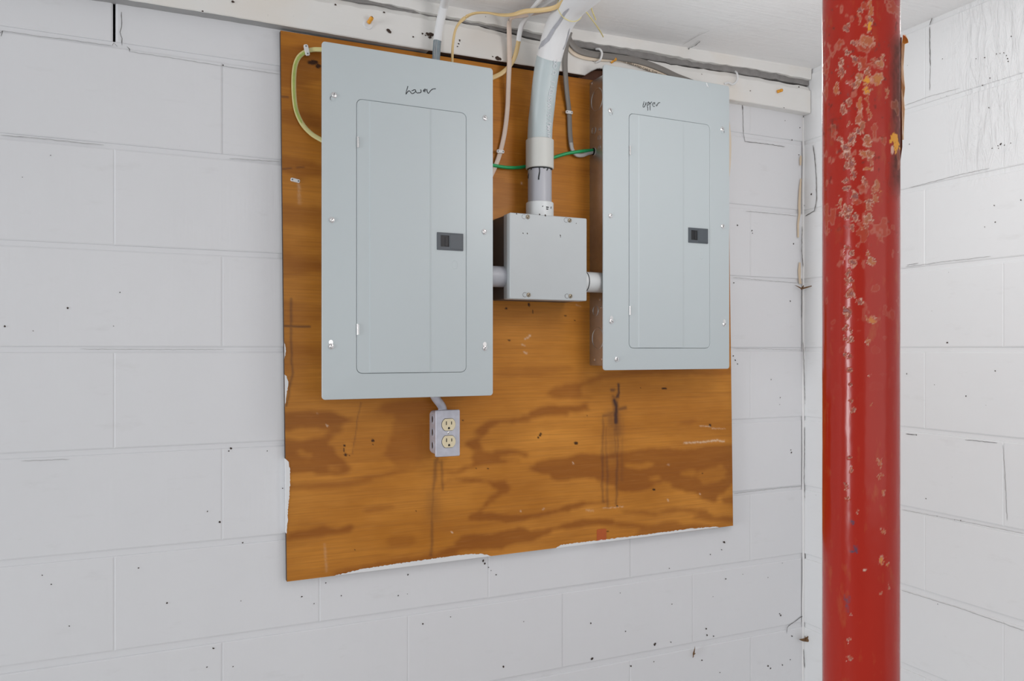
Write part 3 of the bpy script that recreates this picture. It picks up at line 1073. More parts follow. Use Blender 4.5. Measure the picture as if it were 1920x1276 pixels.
for a, b, rx, ry in [(699, 826, 3.6, 3.4), (699, 833, 1.6, 1.2), (587, 117, 11, 5), (597, 124, 6, 4), (1080, 830, 4.2, 3.2), (1245, 728, 5.6, 1.8), (1331, 797, 2.4, 3), (1226, 917, 3.0, 2.2), (868, 788, 1.8, 1.6),
                     (1101, 779, 1.4, 1.4), (1201, 727, 1.1, 1.1), (780, 957, 1.8, 1.5), (665, 1031, 1.5, 1.2), (1317, 887, 1.4, 1.4), (1157, 948, 1.6, 1.6), (992, 571, 2.2, 4.5), (949, 578, 3, 1.6), (999, 584, 1.2, 4), (955, 638, 3, 1.4), (1060, 592, 3, 1.3),
                     (646, 835, 1.7, 3), (645, 843, 1.8, 4.5), (648, 852, 3.2, 2.4), (655, 853, 1.6, 1.2), (1014, 813, 3.0, 2.4), (1012, 816, 2.2, 2.2), (1009, 820, 2.0, 2.2), (1140, 996, 3, 1.2), (1078, 600, 1.5, 1), (893, 878, 1.6, 1.2), (915, 878, 1.6, 1.1)]:
    d = np.hypot((PX - a) / rx, (PY - b) / ry) + 0.5 * (fbm(X_ * 220, Z_ * 220, 41) - 0.5)
    knot = np.maximum(knot, 0.92 * (1 - sstep(0.75, 1.1, d)))
for a, b, r in [(1016, 817, 13), (654, 838, 11)]:      # pale halos round the old knot holes
    d = np.hypot(PX - a, PY - b) / r
    grain = grain * (1 - 0.9 * (1 - sstep(0.85, 1.05, d)))
chalk = np.zeros(PX.shape)
for pts, w, a in [([(1283, 830), (1320, 828), (1345, 825), (1357, 827)], 1.6, 0.75), ([(1313, 798), (1331, 799)], 1.0, 0.7), ([(1335, 803), (1360, 803)], 0.9, 0.4), ([(984, 635), (991, 632), (994, 628)], 1.4, 0.9), ([(979, 646), (983, 647)], 1.5, 0.7), ([(983, 660), (987, 662)], 1.6, 0.6),
                  ([(1130, 953), (1168, 949)], 1.0, 0.5), ([(1100, 956), (1112, 957)], 1.8, 0.35), ([(846, 996), (848, 998)], 1.1, 0.9), ([(976, 957), (976, 959)], 1.0, 0.8), ([(1018, 955), (1021, 952)], 0.9, 0.7), ([(1312, 925), (1313, 926)], 1.0, 0.8), ([(1252, 936), (1253, 939)], 1.3, 0.6),
                  ([(560, 345), (562, 380)], 3.0, 0.28), ([(609, 1020), (612, 1070)], 2.4, 0.18), ([(1088, 574), (1080, 571)], 1.0, 0.5), ([(978, 343), (978, 344)], 1.4, 0.9), ([(1252, 870), (1254, 871)], 1.4, 0.5), ([(612, 796), (614, 798)], 1.2, 0.7), ([(594, 774), (595, 774)], 1.0, 0.6), ([(1074, 867), (1075, 869)], 1.1, 0.7)]:
    d = segdist(PX + 3 * (fbm(X_ * 300, Z_ * 300, 51) - 0.5), PY + 3 * (fbm(X_ * 300, Z_ * 200, 52) - 0.5), pts)
    chalk = np.maximum(chalk, a * np.exp(-(d / w) ** 2) * (0.5 + 0.5 * sstep(0.35, 0.55, fbm(X_ * 250, Z_ * 250, 53))))
edge_age = 0.16 * np.exp(-np.minimum(u * 0.98, 1.3 * (1 - u)) / 0.035) * (0.6 + 0.8 * fbm(X_ * 20, Z_ * 12, 61))
board = empty('plywood_backboard', (c_bl.x, 0, c_bl.z))
pf = grid_object('face_veneer', co, NU, NV, 'stained_plywood', dict(grain=grain, stain=stain, knot=knot, chalk=chalk, edge_age=edge_age))
child_at(pf, board)
bm = bmesh.new()
loft(bm, [[tuple(Vector((p.x, -0.0006, p.z))) for p in (c_tl, c_tr, c_br, c_bl)], [tuple(Vector((p.x, YP + 0.0002, p.z))) for p in (c_tl, c_tr, c_br, c_bl)]], cap1=False)
child_at(obj('plywood_core', bm, 'dark_wood'), board)


def smear(lower, upper, dense=5.0):
    """paint lapped over the board's edge: lower and upper outline in survey coordinates"""
    bm = bmesh.new()

    def dens(pts, jit):
        out = []
        for (a, b), (c, d) in zip(pts[:-1], pts[1:]):
            k = max(1, int(math.hypot(c - a, d - b) / 2.5))
            for i in range(k):
                t = i / k
                out.append((a + (c - a) * t + (random.uniform(-jit, jit)), b + (d - b) * t + random.uniform(-jit, jit)))
        out.append(pts[-1])
        return out
    up = dens(upper, 0.8)
    lo = [(lower[0][0] + (lower[-1][0] - lower[0][0]) * i / (len(up) - 1), lower[0][1] + (lower[-1][1] - lower[0][1]) * i / (len(up) - 1)) for i in range(len(up))]
    A = [bm.verts.new(W(a, b, YP - 0.0010)) for a, b in up]
    A2 = [bm.verts.new(W(a, b, YP + 0.0002)) for a, b in up]
    B = [bm.verts.new(W(a, b, YP - 0.0010)) for a, b in lo]
    Cc = [bm.verts.new(Vector((v.co.x, 0.0, v.co.z))) for v in B]
    for i in range(len(up) - 1):
        bm.faces.new((A[i], A[i + 1], B[i + 1], B[i]))
        bm.faces.new((B[i], B[i + 1], Cc[i + 1], Cc[i]))
        bm.faces.new((A2[i], A2[i + 1], A[i + 1], A[i]))
    child_at(obj('paint_smear', bm, 'white_paint_coat'), board)


smear([(628, 1078.6), (921, 1042)], [(628, 1078.2), (680, 1066), (760, 1054), (838, 1043), (880, 1038), (905, 1038), (914, 1040), (921, 1042)])
smear([(1043, 1027), (1348, 988)], [(1043, 1026.5), (1050, 1021), (1108, 1014), (1200, 1003), (1290, 991), (1330, 987.5), (1342, 987), (1348, 988)])
smear([(533, 640), (533.5, 672)], [(533, 640), (535.5, 650), (535.5, 665), (533.5, 672)])
smear([(533.7, 702), (534.5, 762)], [(533.7, 702), (538, 705), (540.5, 716), (539, 728), (537, 745), (534.5, 762)])
smear([(535.4, 860), (537, 1000)], [(535.4, 860), (541, 866), (544, 880), (544, 905), (542.5, 930), (540, 950), (539.5, 980), (537, 1000)])
bm = bmesh.new()
p0, p1 = W(1119, 992, YP - 0.0004), W(1137, 1012, YP - 0.0004)
loft(bm, [[(x, YP + 0.001, z) for x, z in rrect(p0.x, p1.x, p1.z, p0.z, 0.004, 3)], [(x, YP - 0.0006, z) for x, z in rrect(p0.x, p1.x, p1.z, p0.z, 0.004, 3)]], cap0=False)
child_at(obj('rust_patch', bm, 'rust_orange'), board)
tag(board, 'amber stained plywood backboard with dark grain mounted on the block wall', 'board')


# ------------------------------------------------------------------ electrical panels
PW, PH, PD = 0.387, 0.745, 0.095
YPF = YP - PD - 0.001           # where the cover meets the box


def screw_mesh(bm, c, r, slot_an, dome=0.45):
    """pan head screw facing -Y with a recessed slot"""
    lathe(bm, c, (0, -1, 0), [(0, r), (r * 0.25, r), (r * dome, r * 0.72), (r * dome * 1.15, r * 0.3)], 14)


def panel(name, x0, zt, rot, label, screws, ink, extra=None):
    root = empty(name, (x0, YP, zt - PH))
    base = Matrix.Translation((x0, 0, zt))

    def put(o):
        o.data.transform(base)
        child_at(o, root)
        return o
    yo, yi = YPF, YPF - 0.0042         # outer rim and raised inner frame of the cover
    dx0, dx1, dz1, dz0 = 0.0728, 0.3200, -0.1115, -0.6905
    # enclosure
    bm = bmesh.new()
    k = 0.0185
    R = [[(x, y, z) for x, z in rrect(k, PW - k, -PH + 0.010, -0.012, 0.003, 2)] for y in (YP - 0.0002, YPF + 0.0006)]
    loft(bm, R, cap1=False)
    encl = put(obj('enclosure', bm, 'galvanised'))
    # cover: a shallow pyramid frame around the door opening
    bm = bmesh.new()
    out = rrect(0, PW, -PH, 0, 0.007, 4)
    inn = rrect(dx0 - 0.002, dx1 + 0.002, dz0 - 0.002, dz1 + 0.002, 0.013, 4)
    inn2 = rrect(dx0 - 0.0008, dx1 + 0.0008, dz0 - 0.0008, dz1 + 0.0008, 0.012, 4)
    out1 = rrect(0.0008, PW - 0.0008, -PH + 0.0008, -0.0008, 0.0065, 4)
    loft(bm, [[(x, yo + 0.0025, z) for x, z in out], [(x, yo - 0.0006, z) for x, z in out], [(x, yo - 0.0014, z) for x, z in out1],
              [(x, yi, z) for x, z in inn], [(x, yi + 0.0008, z) for x, z in inn2], [(x, yi + 0.004, z) for x, z in inn2]], cap0=False, cap1=False)
    cover = put(obj('cover', bm, 'grey_enamel'))
    # door with a raised middle field
    bm = bmesh.new()
    r1 = rrect(dx0, dx1, dz0, dz1, 0.0115, 4)
    yd = yi - 0.0002
    loft(bm, [[(x, yd + 0.003, z) for x, z in r1], [(x, yd + 0.0006, z) for x, z in r1],
              [(dx0 + (x - dx0) * 0.994 + 0.0007, yd, dz0 + (z - dz0) * 0.9975 + 0.0007) for x, z in r1]], cap0=False)
    door = put(obj('door', bm, 'grey_enamel'))
    # raised fold running down the door between the two creases
    bm = bmesh.new()
    ca, cb = 0.1000, 0.2345
    prof = [(ca - 0.0018, yd + 0.0001), (ca + 0.0014, yd - 0.0015), (cb - 0.0008, yd - 0.0011), (cb + 0.0006, yd + 0.0001)]
    loft(bm, [[(x, y, dz1 - 0.0012) for x, y in prof], [(x, y, dz0 + 0.0012) for x, y in prof]])
    fold = obj('raised_fold', bm, 'grey_enamel')
    fold.data.transform(base)
    child_at(fold, root)
    fold.parent = door
    fold.matrix_parent_inverse = Matrix.Identity(4)

    def on_door(o):
        o.data.transform(base)
        o.parent = door
        o.matrix_parent_inverse = Matrix.Identity(4)
        return o
    # latch: plate with finger recess
    la, lb, lz1, lz0 = 0.2510, 0.3130, -0.3815, -0.4205
    bm = bmesh.new()
    loft(bm, [[(x, yd, z) for x, z in rrect(la, lb, lz0, lz1, 0.001, 2)], [(x, yd - 0.0022, z) for x, z in rrect(la + .0004, lb - .0004, lz0 + .0004, lz1 - .0004, 0.001, 2)]], cap1=False)
    fo = rrect(la + .0004, lb - .0004, lz0 + .0004, lz1 - .0004, 0.001, 2)
    ho = rrect(la + 0.008, la + 0.028, lz0 + 0.0075, lz1 - 0.0065, 0.001, 2)
    loft(bm, [[(x, yd - 0.0022, z) for x, z in fo], [(x, yd - 0.0022, z) for x, z in ho], [(x, yd - 0.0003, z) for x, z in ho]], cap0=False, cap1=False)
    on_door(obj('latch', bm, 'latch_plastic'))
    bm = bmesh.new()
    box(bm, (la + 0.0078, yd - 0.0006, lz0 + 0.0073), (la + 0.0282, yd - 0.0002, lz1 - 0.0063))
    box(bm, (la + 0.019, yd - 0.0016, lz0 + 0.009), (la + 0.0265, yd - 0.0004, lz1 - 0.010), 0.0003, 1)
    on_door(obj('latch_recess', bm, 'latch_dark'))
    bm = bmesh.new()
    box(bm, (la + 0.031, yd - 0.0030, lz0 + 0.003), (lb - 0.003, yd - 0.0020, lz1 - 0.003), 0.0005, 1)
    on_door(obj('latch_slide', bm, 'latch_plastic'))
    # pressed oval below the latch
    bm = bmesh.new()
    ov = rrect(0.2865, 0.2990, -0.4610, -0.4425, 0.0058, 5)
    ov2 = rrect(0.2873, 0.2982, -0.4602, -0.4433, 0.0052, 5)
    loft(bm, [[(x, yd + 0.0001, z) for x, z in ov], [(x, yd - 0.0005, z) for x, z in ov2], [(x, yd - 0.0003, z) for x, z in rrect(0.2885, 0.2970, -0.459, -0.4445, 0.004, 5)]], cap0=False)
    on_door(obj('pressed_oval', bm, 'grey_enamel'))
    for hz in (-0.2030, -0.5980):
        bm = bmesh.new()
        cyl(bm, (dx0 + 0.0012, yd - 0.0012, hz - 0.0115), (dx0 + 0.0012, yd - 0.0012, hz + 0.0115), 0.0021, n=10)
        box(bm, (dx0 + 0.0028, yd - 0.0008, hz - 0.011), (dx0 + 0.0046, yd + 0.0002, hz + 0.011), 0.0004, 1, 1)
        put(obj('hinge', bm, ['bright_zinc', 'latch_plastic'], None, True))
    root['_'] = 1
    del root['_']
    return root, put, (yo, yi), door


def cover_y(lx, lz):
    """height of the pyramid cover at local x,z"""
    dx0, dx1, dz1, dz0 = 0.0708, 0.3220, -0.1095, -0.6925
    f = min(1.0, lx / dx0, (PW - lx) / (PW - dx1), -lz / -dz1, (PH + lz) / (PH + dz0))
    return (YPF - 0.0014) + ((YPF - 0.0042) - (YPF - 0.0014)) * max(0, f)


def dress(root, put, x0, zt, screws, strokes, extra):
    for (a, b, kind) in screws:
        p = W(a, b, YPF - 0.003)
        lx, lz = p.x - x0, p.z - zt
        y = cover_y(lx, lz)
        bm = bmesh.new()
        screw_mesh(bm, (lx, y + 0.0003, lz), 0.0062, 0)
        s = put(obj('screw', bm, 'bright_zinc', None, True))
        bm = bmesh.new()
        an = random.uniform(0, 3)
        dx, dz = math.cos(an) * 0.0040, math.sin(an) * 0.0040
        pts = [Vector((lx - dx, y - 0.0035, lz - dz)), Vector((lx, y - 0.0036, lz)), Vector((lx + dx, y - 0.0035, lz + dz))]
        ribbon(bm, pts, 0.0011, (0, -1, 0), False)
        sl = obj('screw_slot', bm, 'nail_steel')
        sl.data.transform(Matrix.Translation((x0, 0, zt)))
        sl.parent = s
        if kind:
            bm = bmesh.new()
            kx, kz = {'below': (-0.0026, -0.0078), 'above': (0.0, 0.0085), 'hook': (0.001, -0.007)}[kind]
            pr = [(lx + kx + 0.0046 * math.cos(t), lz + kz + 0.0052 * math.sin(t)) for t in np.linspace(0, 2 * math.pi, 16, endpoint=False)]
            loft(bm, [[(x, y + 0.0006, z) for x, z in pr], [(x, y - 0.0008, z) for x, z in pr]], cap0=False)
            put(obj('keyhole', bm, 'bright_zinc' if kind == 'above' else 'grey_enamel', None, False))
            if kind != 'above':
                bm = bmesh.new()
                arc = [Vector((lx + kx + 0.0047 * math.cos(t), y - 0.0010, lz + kz + 0.0053 * math.sin(t))) for t in np.linspace(1.8, 3.9, 8) - (2.4 if kind == 'hook' else 0)]
                ribbon(bm, arc, 0.0011, (0, -1, 0))
                put(obj('keyhole_edge', bm, 'nail_steel'))
    bm = bmesh.new()
    for st in strokes:
        pts = []
        for a, b in st:
            p = W(a, b, YPF - 0.003)
            lx, lz = p.x - x0, p.z - zt
            pts.append(Vector((lx, cover_y(lx, lz) - 0.0004, lz)))
        pts = smooth_path(pts, 5)
        ribbon(bm, pts, 0.0016, (0, -1, 0))
    put(obj('handwriting', bm, 'marker_ink'))


def sc(ox, oy, s, pts):
    return [(ox + a * s, oy + b * s) for a, b in pts]


s24, s32 = 80 / 1920, 60 / 1914
low = [sc(750, 150, s24, p) for p in (
    [(355, 265), (325, 370), (290, 490), (265, 640), (330, 545), (400, 488), (460, 530), (510, 600), (560, 615), (640, 575), (700, 510), (690, 455), (640, 440), (580, 470), (515, 490)],
    [(700, 470), (720, 540), (790, 590), (845, 570), (890, 585), (945, 530), (940, 460), (905, 440)],
    [(1060, 490), (1120, 470), (1170, 440), (1120, 410), (1060, 460), (1050, 505), (1110, 530), (1150, 530)],
    [(1215, 400), (1215, 500), (1245, 575), (1285, 595), (1350, 510), (1420, 440), (1500, 400), (1610, 395)])]
upp = [sc(1190, 175, s32, p) for p in (
    [(555, 480), (525, 600), (495, 720), (490, 815), (545, 825), (610, 730), (650, 620), (670, 530)],
    [(670, 530), (655, 640), (640, 690)],
    [(770, 1040), (770, 900), (745, 770), (740, 640), (780, 550), (830, 515), (850, 570), (830, 660), (780, 730)],
    [(910, 1035), (908, 900), (910, 760), (905, 640), (880, 550)], [(905, 660), (945, 590), (980, 530), (1030, 515)],
    [(1120, 660), (1180, 620), (1205, 570), (1150, 550), (1080, 600), (1045, 680), (1090, 760), (1140, 785), (1190, 775)],
    [(1265, 650), (1280, 730), (1310, 755), (1350, 680), (1390, 600), (1450, 560), (1520, 555)])]
p1x, p1z = 0.3362, CAMZ + 0.6405
panel1, put1, _, _ = panel('electrical_panel', p1x, p1z, 0, '', [], [])
dress(panel1, put1, p1x, p1z, [(626, 178, 'below'), (909.5, 221, None), (622, 412, None), (908, 434, None), (620.5, 649, 'above'), (909, 652, 'above')], low, None)
tag(panel1, 'larger grey breaker panel marked Lower in black handwriting, above the outlet', 'breaker panel', 'breaker panels on the plywood board')
p2x, p2z = 1.0160, CAMZ + 0.6945
panel2, put2, _, _ = panel('electrical_panel', p2x, p2z, 0, '', [], [])
dress(panel2, put2, p2x, p2z, [(1144.5, 207, 'hook'), (1354.5, 242, 'hook'), (1145, 404, None), (1355.5, 424, None), (1146.5, 602, 'above'), (1358.5, 608, 'above'), (1156, 673, None)], upp, None)
tag(panel2, 'grey breaker panel marked upper in handwriting, beside the wall corner', 'breaker panel', 'breaker panels on the plywood board')
# knockouts pressed into the left side of the second enclosure
XS = p2x + 0.0185


def knockout(px, py, ry, rz, parent, put, open_=False):
    p = WX(px, py, XS)
    bm = bmesh.new()
    n = 24
    R = []
    for k, dx in ((1.0, 0.0002), (0.96, -0.0012), (0.88, -0.0012), (0.84, 0.0002)):
        R.append([(XS + dx, p.y + ry * k * math.cos(2 * math.pi * i / n), p.z + rz * k * math.sin(2 * math.pi * i / n)) for i in range(n)])
    loft(bm, R, cap0=False, cap1=False)
    o = obj('knockout_ring', bm, 'galvanised' if not open_ else 'bright_zinc', None, True)
    child_at(o, parent)
    bm = bmesh.new()
    kk = 0.83
    lathe(bm, (XS + (0.0006 if not open_ else 0.0), p.y, p.z), (-1, 0, 0), [(0, ry * kk), (0.0009, ry * kk), (0.0011, ry * kk * 0.6)], 20)
    o = obj('knockout', bm, 'galvanised' if not open_ else 'void_dark', None, False)
    child_at(o, parent)


for a, b, r in [(1119, 187, 0.030), (1113.5, 244.5, 0.0098), (1124.5, 242, 0.004), (1123.5, 258, 0.006), (1124, 276, 0.005), (1116.5, 582.5, 0.0135), (1120.5, 634, 0.029)]:
    knockout(a, b, r, r, panel2, put2)
knockout(1113, 284, 0.0105, 0.0115, panel2, put2, True)
for a, b in [(1109.5, 156.5), (1114.5, 674), (1128, 673), (1126.5, 576), (1124, 561)]:
    p = WX(a, b, XS)
    bm = bmesh.new()
    lathe(bm, (XS + 0.0002, p.y, p.z), (-1, 0, 0), [(0, 0.0032), (0.0008, 0.003), (0.0016, 0.0015)], 12)
    child_at(obj('rivet', bm, 'bright_zinc', None, True), panel2)

# ------------------------------------------------------------------ junction box with its conduit
JX0, JX1, JZ0, JZ1 = 0.7627, 0.9660, CAMZ + 0.1165, CAMZ + 0.3145
JYF = YP - 0.104
jb = empty('junction_box', (JX0, YP, JZ0))
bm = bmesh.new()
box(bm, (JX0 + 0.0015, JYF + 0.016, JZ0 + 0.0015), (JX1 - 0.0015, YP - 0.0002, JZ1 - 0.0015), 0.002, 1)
child_at(obj('body', bm, 'box_enamel_shaded'), jb)
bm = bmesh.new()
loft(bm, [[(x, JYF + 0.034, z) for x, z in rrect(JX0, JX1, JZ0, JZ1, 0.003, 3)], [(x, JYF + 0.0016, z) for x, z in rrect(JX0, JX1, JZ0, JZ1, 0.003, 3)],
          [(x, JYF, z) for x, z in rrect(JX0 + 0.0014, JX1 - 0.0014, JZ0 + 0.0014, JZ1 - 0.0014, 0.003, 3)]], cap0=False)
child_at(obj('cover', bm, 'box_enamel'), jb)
for a, b in [(989.5, 406.5), (1068, 413), (991, 552.5), (1069.5, 555)]:
    p = W(a, b, JYF)
    bm = bmesh.new()
    screw_mesh(bm, (p.x, JYF + 0.0003, p.z), 0.0052, 0)
    s = child_at(obj('screw', bm, 'aged_brass_screw', None, True), jb)
    bm = bmesh.new()
    ribbon(bm, [Vector((p.x - 0.002, JYF - 0.0031, p.z - 0.003)), Vector((p.x, JYF - 0.0032, p.z)), Vector((p.x + 0.002, JYF - 0.0031, p.z + 0.003))], 0.0012, (0, -1, 0), False)
    sl = obj('screw_slot', bm, 'slot_black')
    sl.parent = s
    sl.matrix_parent_inverse = Matrix.Identity(4)
    bm = bmesh.new()
    th = np.linspace(0.7, 2 * math.pi - 0.7, 14)
    arc = [Vector((p.x - 0.0095 + 0.0055 * math.cos(t), JYF - 0.0004, p.z + 0.0052 * math.sin(t))) for t in th]
    ribbon(bm, arc, 0.0009, (0, -1, 0))
    child_at(obj('keyhole_edge', bm, 'nail_steel'), jb)
bm = bmesh.new()
for a, b, r in [(981, 437, 1.2), (988.5, 437.5, 1.4), (1050.5, 441, 1.3), (1051, 444, 1.0), (1012, 402, 1.6), (1022.5, 403.5, 1.8), (968.5, 400.5, 1.3), (1080.5, 418.5, 0.9)]:
    blob(bm, W(a, b, JYF - 0.0001), r * 0.0012, NB, 7, 1.3, 1.0)
o = child_at(obj('paint_chips', bm, 'speck_brown'), jb)
o['kind'] = 'stuff'
tag(jb, 'square grey steel junction box mounted between the two breaker panels', 'junction box')

CX, CY = 0.8655, -0.066


def pipe(bm, z0, z1, r, lip=0.0015, n=36):
    lathe(bm, (CX, CY, z0), (0, 0, 1), [(0, r - lip), (lip, r), (z1 - z0 - lip, r), (z1 - z0, r - lip)], n)


cond = empty('service_conduit', (CX, CY, JZ1))
bm = bmesh.new()
pipe(bm, JZ1 - 0.002, CAMZ + 0.3525, 0.0335)
child_at(obj('box_adapter', bm, 'adapter_white', None, True), cond)
bm = bmesh.new()
pipe(bm, CAMZ + 0.350, CAMZ + 0.437, 0.0288)
child_at(obj('lower_pipe', bm, 'pipe_grey', None, True), cond)
bm = bmesh.new()
pipe(bm, CAMZ + 0.4335, CAMZ + 0.5035, 0.0338)
child_at(obj('coupling', bm, 'coupling_grey', None, True), cond)
# black solvent cement squeezed out under the coupling, with runs
bm = bmesh.new()
lathe(bm, (CX, CY, CAMZ + 0.4310), (0, 0, 1), [(0, 0.0290), (0.0012, 0.0305), (0.0035, 0.0312), (0.004, 0.030)], 36)
for an, ln in ((-100, 0.031), (-58, 0.0085), (-75, 0.004), (-165, 0.024), (-140, 0.006), (-30, 0.005)):
    a = math.radians(an - 24.8 + 5)
    d = Vector((math.cos(a), math.sin(a), 0))
    pts = [Vector((CX, CY, CAMZ + 0.4335 - ln * t)) + d * 0.0289 + Vector((0.0012 * math.sin(5 * t), 0, 0)) for t in np.linspace(0, 1, 8)]
    sweep(bm, pts, 0.0016, 0.0009, ref=tuple(d), n=8, sub=2)
child_at(obj('solvent_cement', bm, 'solvent_black', None, True), cond)
# swept elbow: bare grey PVC below, painted white where it runs out under the ceiling
ctrl = [(CY, 0.498), (CY - 0.001, 0.520), (CY - 0.005, 0.548), (CY - 0.014, 0.582), (CY - 0.028, 0.637), (CY - 0.049, 0.686), (CY - 0.086, 0.732), (CY - 0.119, 0.753), (CY - 0.160, 0.764),
        (CY - 0.21, 0.7665), (CY - 0.45, 0.7665), (CY - 0.9, 0.7665), (CY - 1.5, 0.7665), (CY - 2.3, 0.7665)]
path = smooth_path([(CX, y, CAMZ + z) for y, z in ctrl], 4)
cut = min(range(len(path)), key=lambda i: abs(to_px(path[i].x, path[i].y, path[i].z)[1] - 107))
bm = bmesh.new()
sweep(bm, path[:cut + 2], 0.0298, ref=(1, 0, 0), n=36, raw=True)
child_at(obj('bare_elbow', bm, 'conduit_grey', None, True), cond)
bm = bmesh.new()
sweep(bm, path[cut:], 0.0303, ref=(1, 0, 0), n=36, raw=True)
child_at(obj('painted_run', bm, 'white_paint_coat', None, True), cond)
# unpainted streaks on that run where other cables once lay against it


def on_pipe(i, an):
    t = (path[min(i + 1, len(path) - 1)] - path[i - 1]).normalized()
    b = Vector((1, 0, 0)) - t * t.x
    b.normalize()
    a = t.cross(b)
    return path[i] + (a * math.cos(an) + b * math.sin(an)) * 0.0307, a * math.cos(an) + b * math.sin(an)


def skin_line(pts, widths, mat, name, parent, lift=0.0):
    bm = bmesh.new()
    L, Rr = [], []
    for k, ((p, nn), w) in enumerate(zip(pts, widths)):
        t = (pts[min(k + 1, len(pts) - 1)][0] - pts[max(k - 1, 0)][0]).normalized()
        s = t.cross(nn).normalized()
        L.append(bm.verts.new(p + s * w / 2 + nn * lift))
        Rr.append(bm.verts.new(p - s * w / 2 + nn * lift))
    for k in range(len(pts) - 1):
        bm.faces.new((L[k], L[k + 1], Rr[k + 1], Rr[k]))
    return child_at(obj(name, bm, mat), parent)


def pipe_hit(px, py):
    """nearest conduit section and skin angle seen at a survey point"""
    best = None
    for i in range(1, len(path) - 1):
        for an in np.linspace(0, 2 * math.pi, 72, endpoint=False):
            p, nn = on_pipe(i, an)
            if (p - cam_o.location).dot(nn) > 0:
                continue
            a, b = to_px(p.x, p.y, p.z)
            d = (a - px) ** 2 + (b - py) ** 2
            if best is None or d < best[0]:
                best = (d, p, nn)
    return best[1], best[2]


skin_line([pipe_hit(a, b) for a, b in [(1009, 93), (1017, 83), (1028, 70), (1038, 56), (1048, 40), (1057, 27), (1066, 17)]], [0.005, 0.012, 0.010, 0.008, 0.007, 0.006, 0.002], 'pipe_grey', 'bare_streak', cond)
skin_line([pipe_hit(a, b) for a, b in [(1057, 95), (1061, 80), (1065, 65), (1068, 52)]], [0.006, 0.006, 0.005, 0.001], 'pipe_grey', 'bare_streak', cond)
# worn white lettering up the right side of the bare elbow
letters = 'A IWMUJ/S/W SSTEM 1 U O C'
bm_l = None
pos_l = [(1028.5, 262), (1028.5, 240), (1029, 215), (1031, 190), (1035, 163), (1039, 137), (1042, 113)]
hits = [pipe_hit(a, b) for a, b in pos_l]
hp = smooth_path([h[0] for h in hits], 40)
hn = smooth_path([h[1] for h in hits], 40)
step = len(hp) / (len(letters) + 0.5)
for k, ch in enumerate(letters):
    if ch == ' ':
        continue
    i = min(len(hp) - 2, int(k * step))
    t = (hp[i + 1] - hp[i]).normalized()
    nn = hn[i].normalized()
    up = nn.cross(t).normalized()
    mtx = Matrix((t, up, nn)).transposed().to_4x4()
    mtx.translation = hp[i] + nn * 0.0002 - up * 0.005
    child_at(text_mesh('letter', ch, 0.0145, 'white_print', mtx), cond)
# pencilled price scrawl on the adapter
bm = bmesh.new()
for st in ([(1024, 388), (1029, 388.5)], [(1024, 391.5), (1028, 392)], [(1033, 387), (1032.5, 391)], [(1017, 386), (1018, 387)]):
    pts = []
    for a, b in st:
        d = Vector(ray(a, b))
        oc = cam_o.location - Vector((CX, CY, 0))
        A = d.x ** 2 + d.y ** 2
        B = 2 * (oc.x * d.x + oc.y * d.y)
        Cq = oc.x ** 2 + oc.y ** 2 - 0.0337 ** 2
        t = (-B - math.sqrt(max(0, B * B - 4 * A * Cq))) / (2 * A)
        pts.append(cam_o.location + d * t)
    ribbon(bm, pts, 0.0028, (ST * -1, -CT, 0), False)
child_at(obj('ink_mark', bm, 'marker_ink'), cond)
tag(cond, 'thick grey plastic conduit rising from the junction box, upper bend painted white', 'conduit')


def nipple(name, xa, xb, z, y, r, mats, label, band):
    root = empty(name, (xa, y, z))
    bm = bmesh.new()
    lathe(bm, (xa, y, z), (1, 0, 0), [(0, r * 0.98), (0.002, r), (xb - xa - 0.002, r), (xb - xa, r * 0.97)], 32)
    child_at(obj('sleeve', bm, mats, None, True), root)
    bm = bmesh.new()
    lathe(bm, (band, y, z), (1, 0, 0), [(0, r * 1.01), (0.0006, r * 1.025), (0.0018, r * 1.025), (0.0024, r * 1.01)], 32)
    child_at(obj('joint_line', bm, 'solvent_black', None, True), root)
    tag(root, label, 'conduit', 'short conduit sleeves beside the junction box')


nipple('conduit_sleeve', p1x + PW - 0.0185, JX0 + 0.002, CAMZ + 0.1700, -0.078, 0.0245, 'pipe_grey', 'short grey conduit sleeve joining the Lower panel to the junction box', p1x + PW - 0.004)
nipple('conduit_sleeve', JX1 - 0.002, XS + 0.001, CAMZ + 0.1660, -0.076, 0.0250, 'adapter_white', 'short whitish conduit sleeve joining the junction box to the upper panel', JX1 + 0.016)


# ------------------------------------------------------------------ cables
def cable(name, pts, rw, rt, mat, label, cat='cable', ref=(0, -1, 0), power=2.6, group=None, n=12):
    P = [W(*p) for p in pts]
    bm = bmesh.new()
    sweep(bm, P, rw, rt, ref=ref, n=n, power=power)
    o = obj(name, bm, mat, None, True)
    if label:
        tag(o, label, cat, group)
    return o


CG = 'cables around the panels'
# loop at the left of the first panel
loop = empty('yellow_cable', W(552, 140, YP))
lp = [(622, 92, -0.045), (604, 93, -0.034), (588, 93, -0.024), (573, 97, -0.021), (559, 109, -0.020), (552, 132, -0.020), (551, 170, -0.020), (555, 205, -0.020), (566, 231, -0.021), (583, 250, -0.026), (602, 262, -0.036), (618, 270, -0.048)]
bm = bmesh.new()
sweep(bm, [W(*p) for p in lp], 0.0051, 0.0030, n=14, power=2.6)
child_at(obj('sheath', bm, 'lime_sheath', None, True), loop)
bm = bmesh.new()
ribbon(bm, smooth_path([W(a, b, y - 0.0034) for a, b, y in lp[3:9]], 6), 0.0042, (0, -1, 0))
child_at(obj('print_line', bm, 'lime_print'), loop)
tag(loop, 'yellow-green flat cable looping beside the left edge of the Lower panel', 'cable', CG)

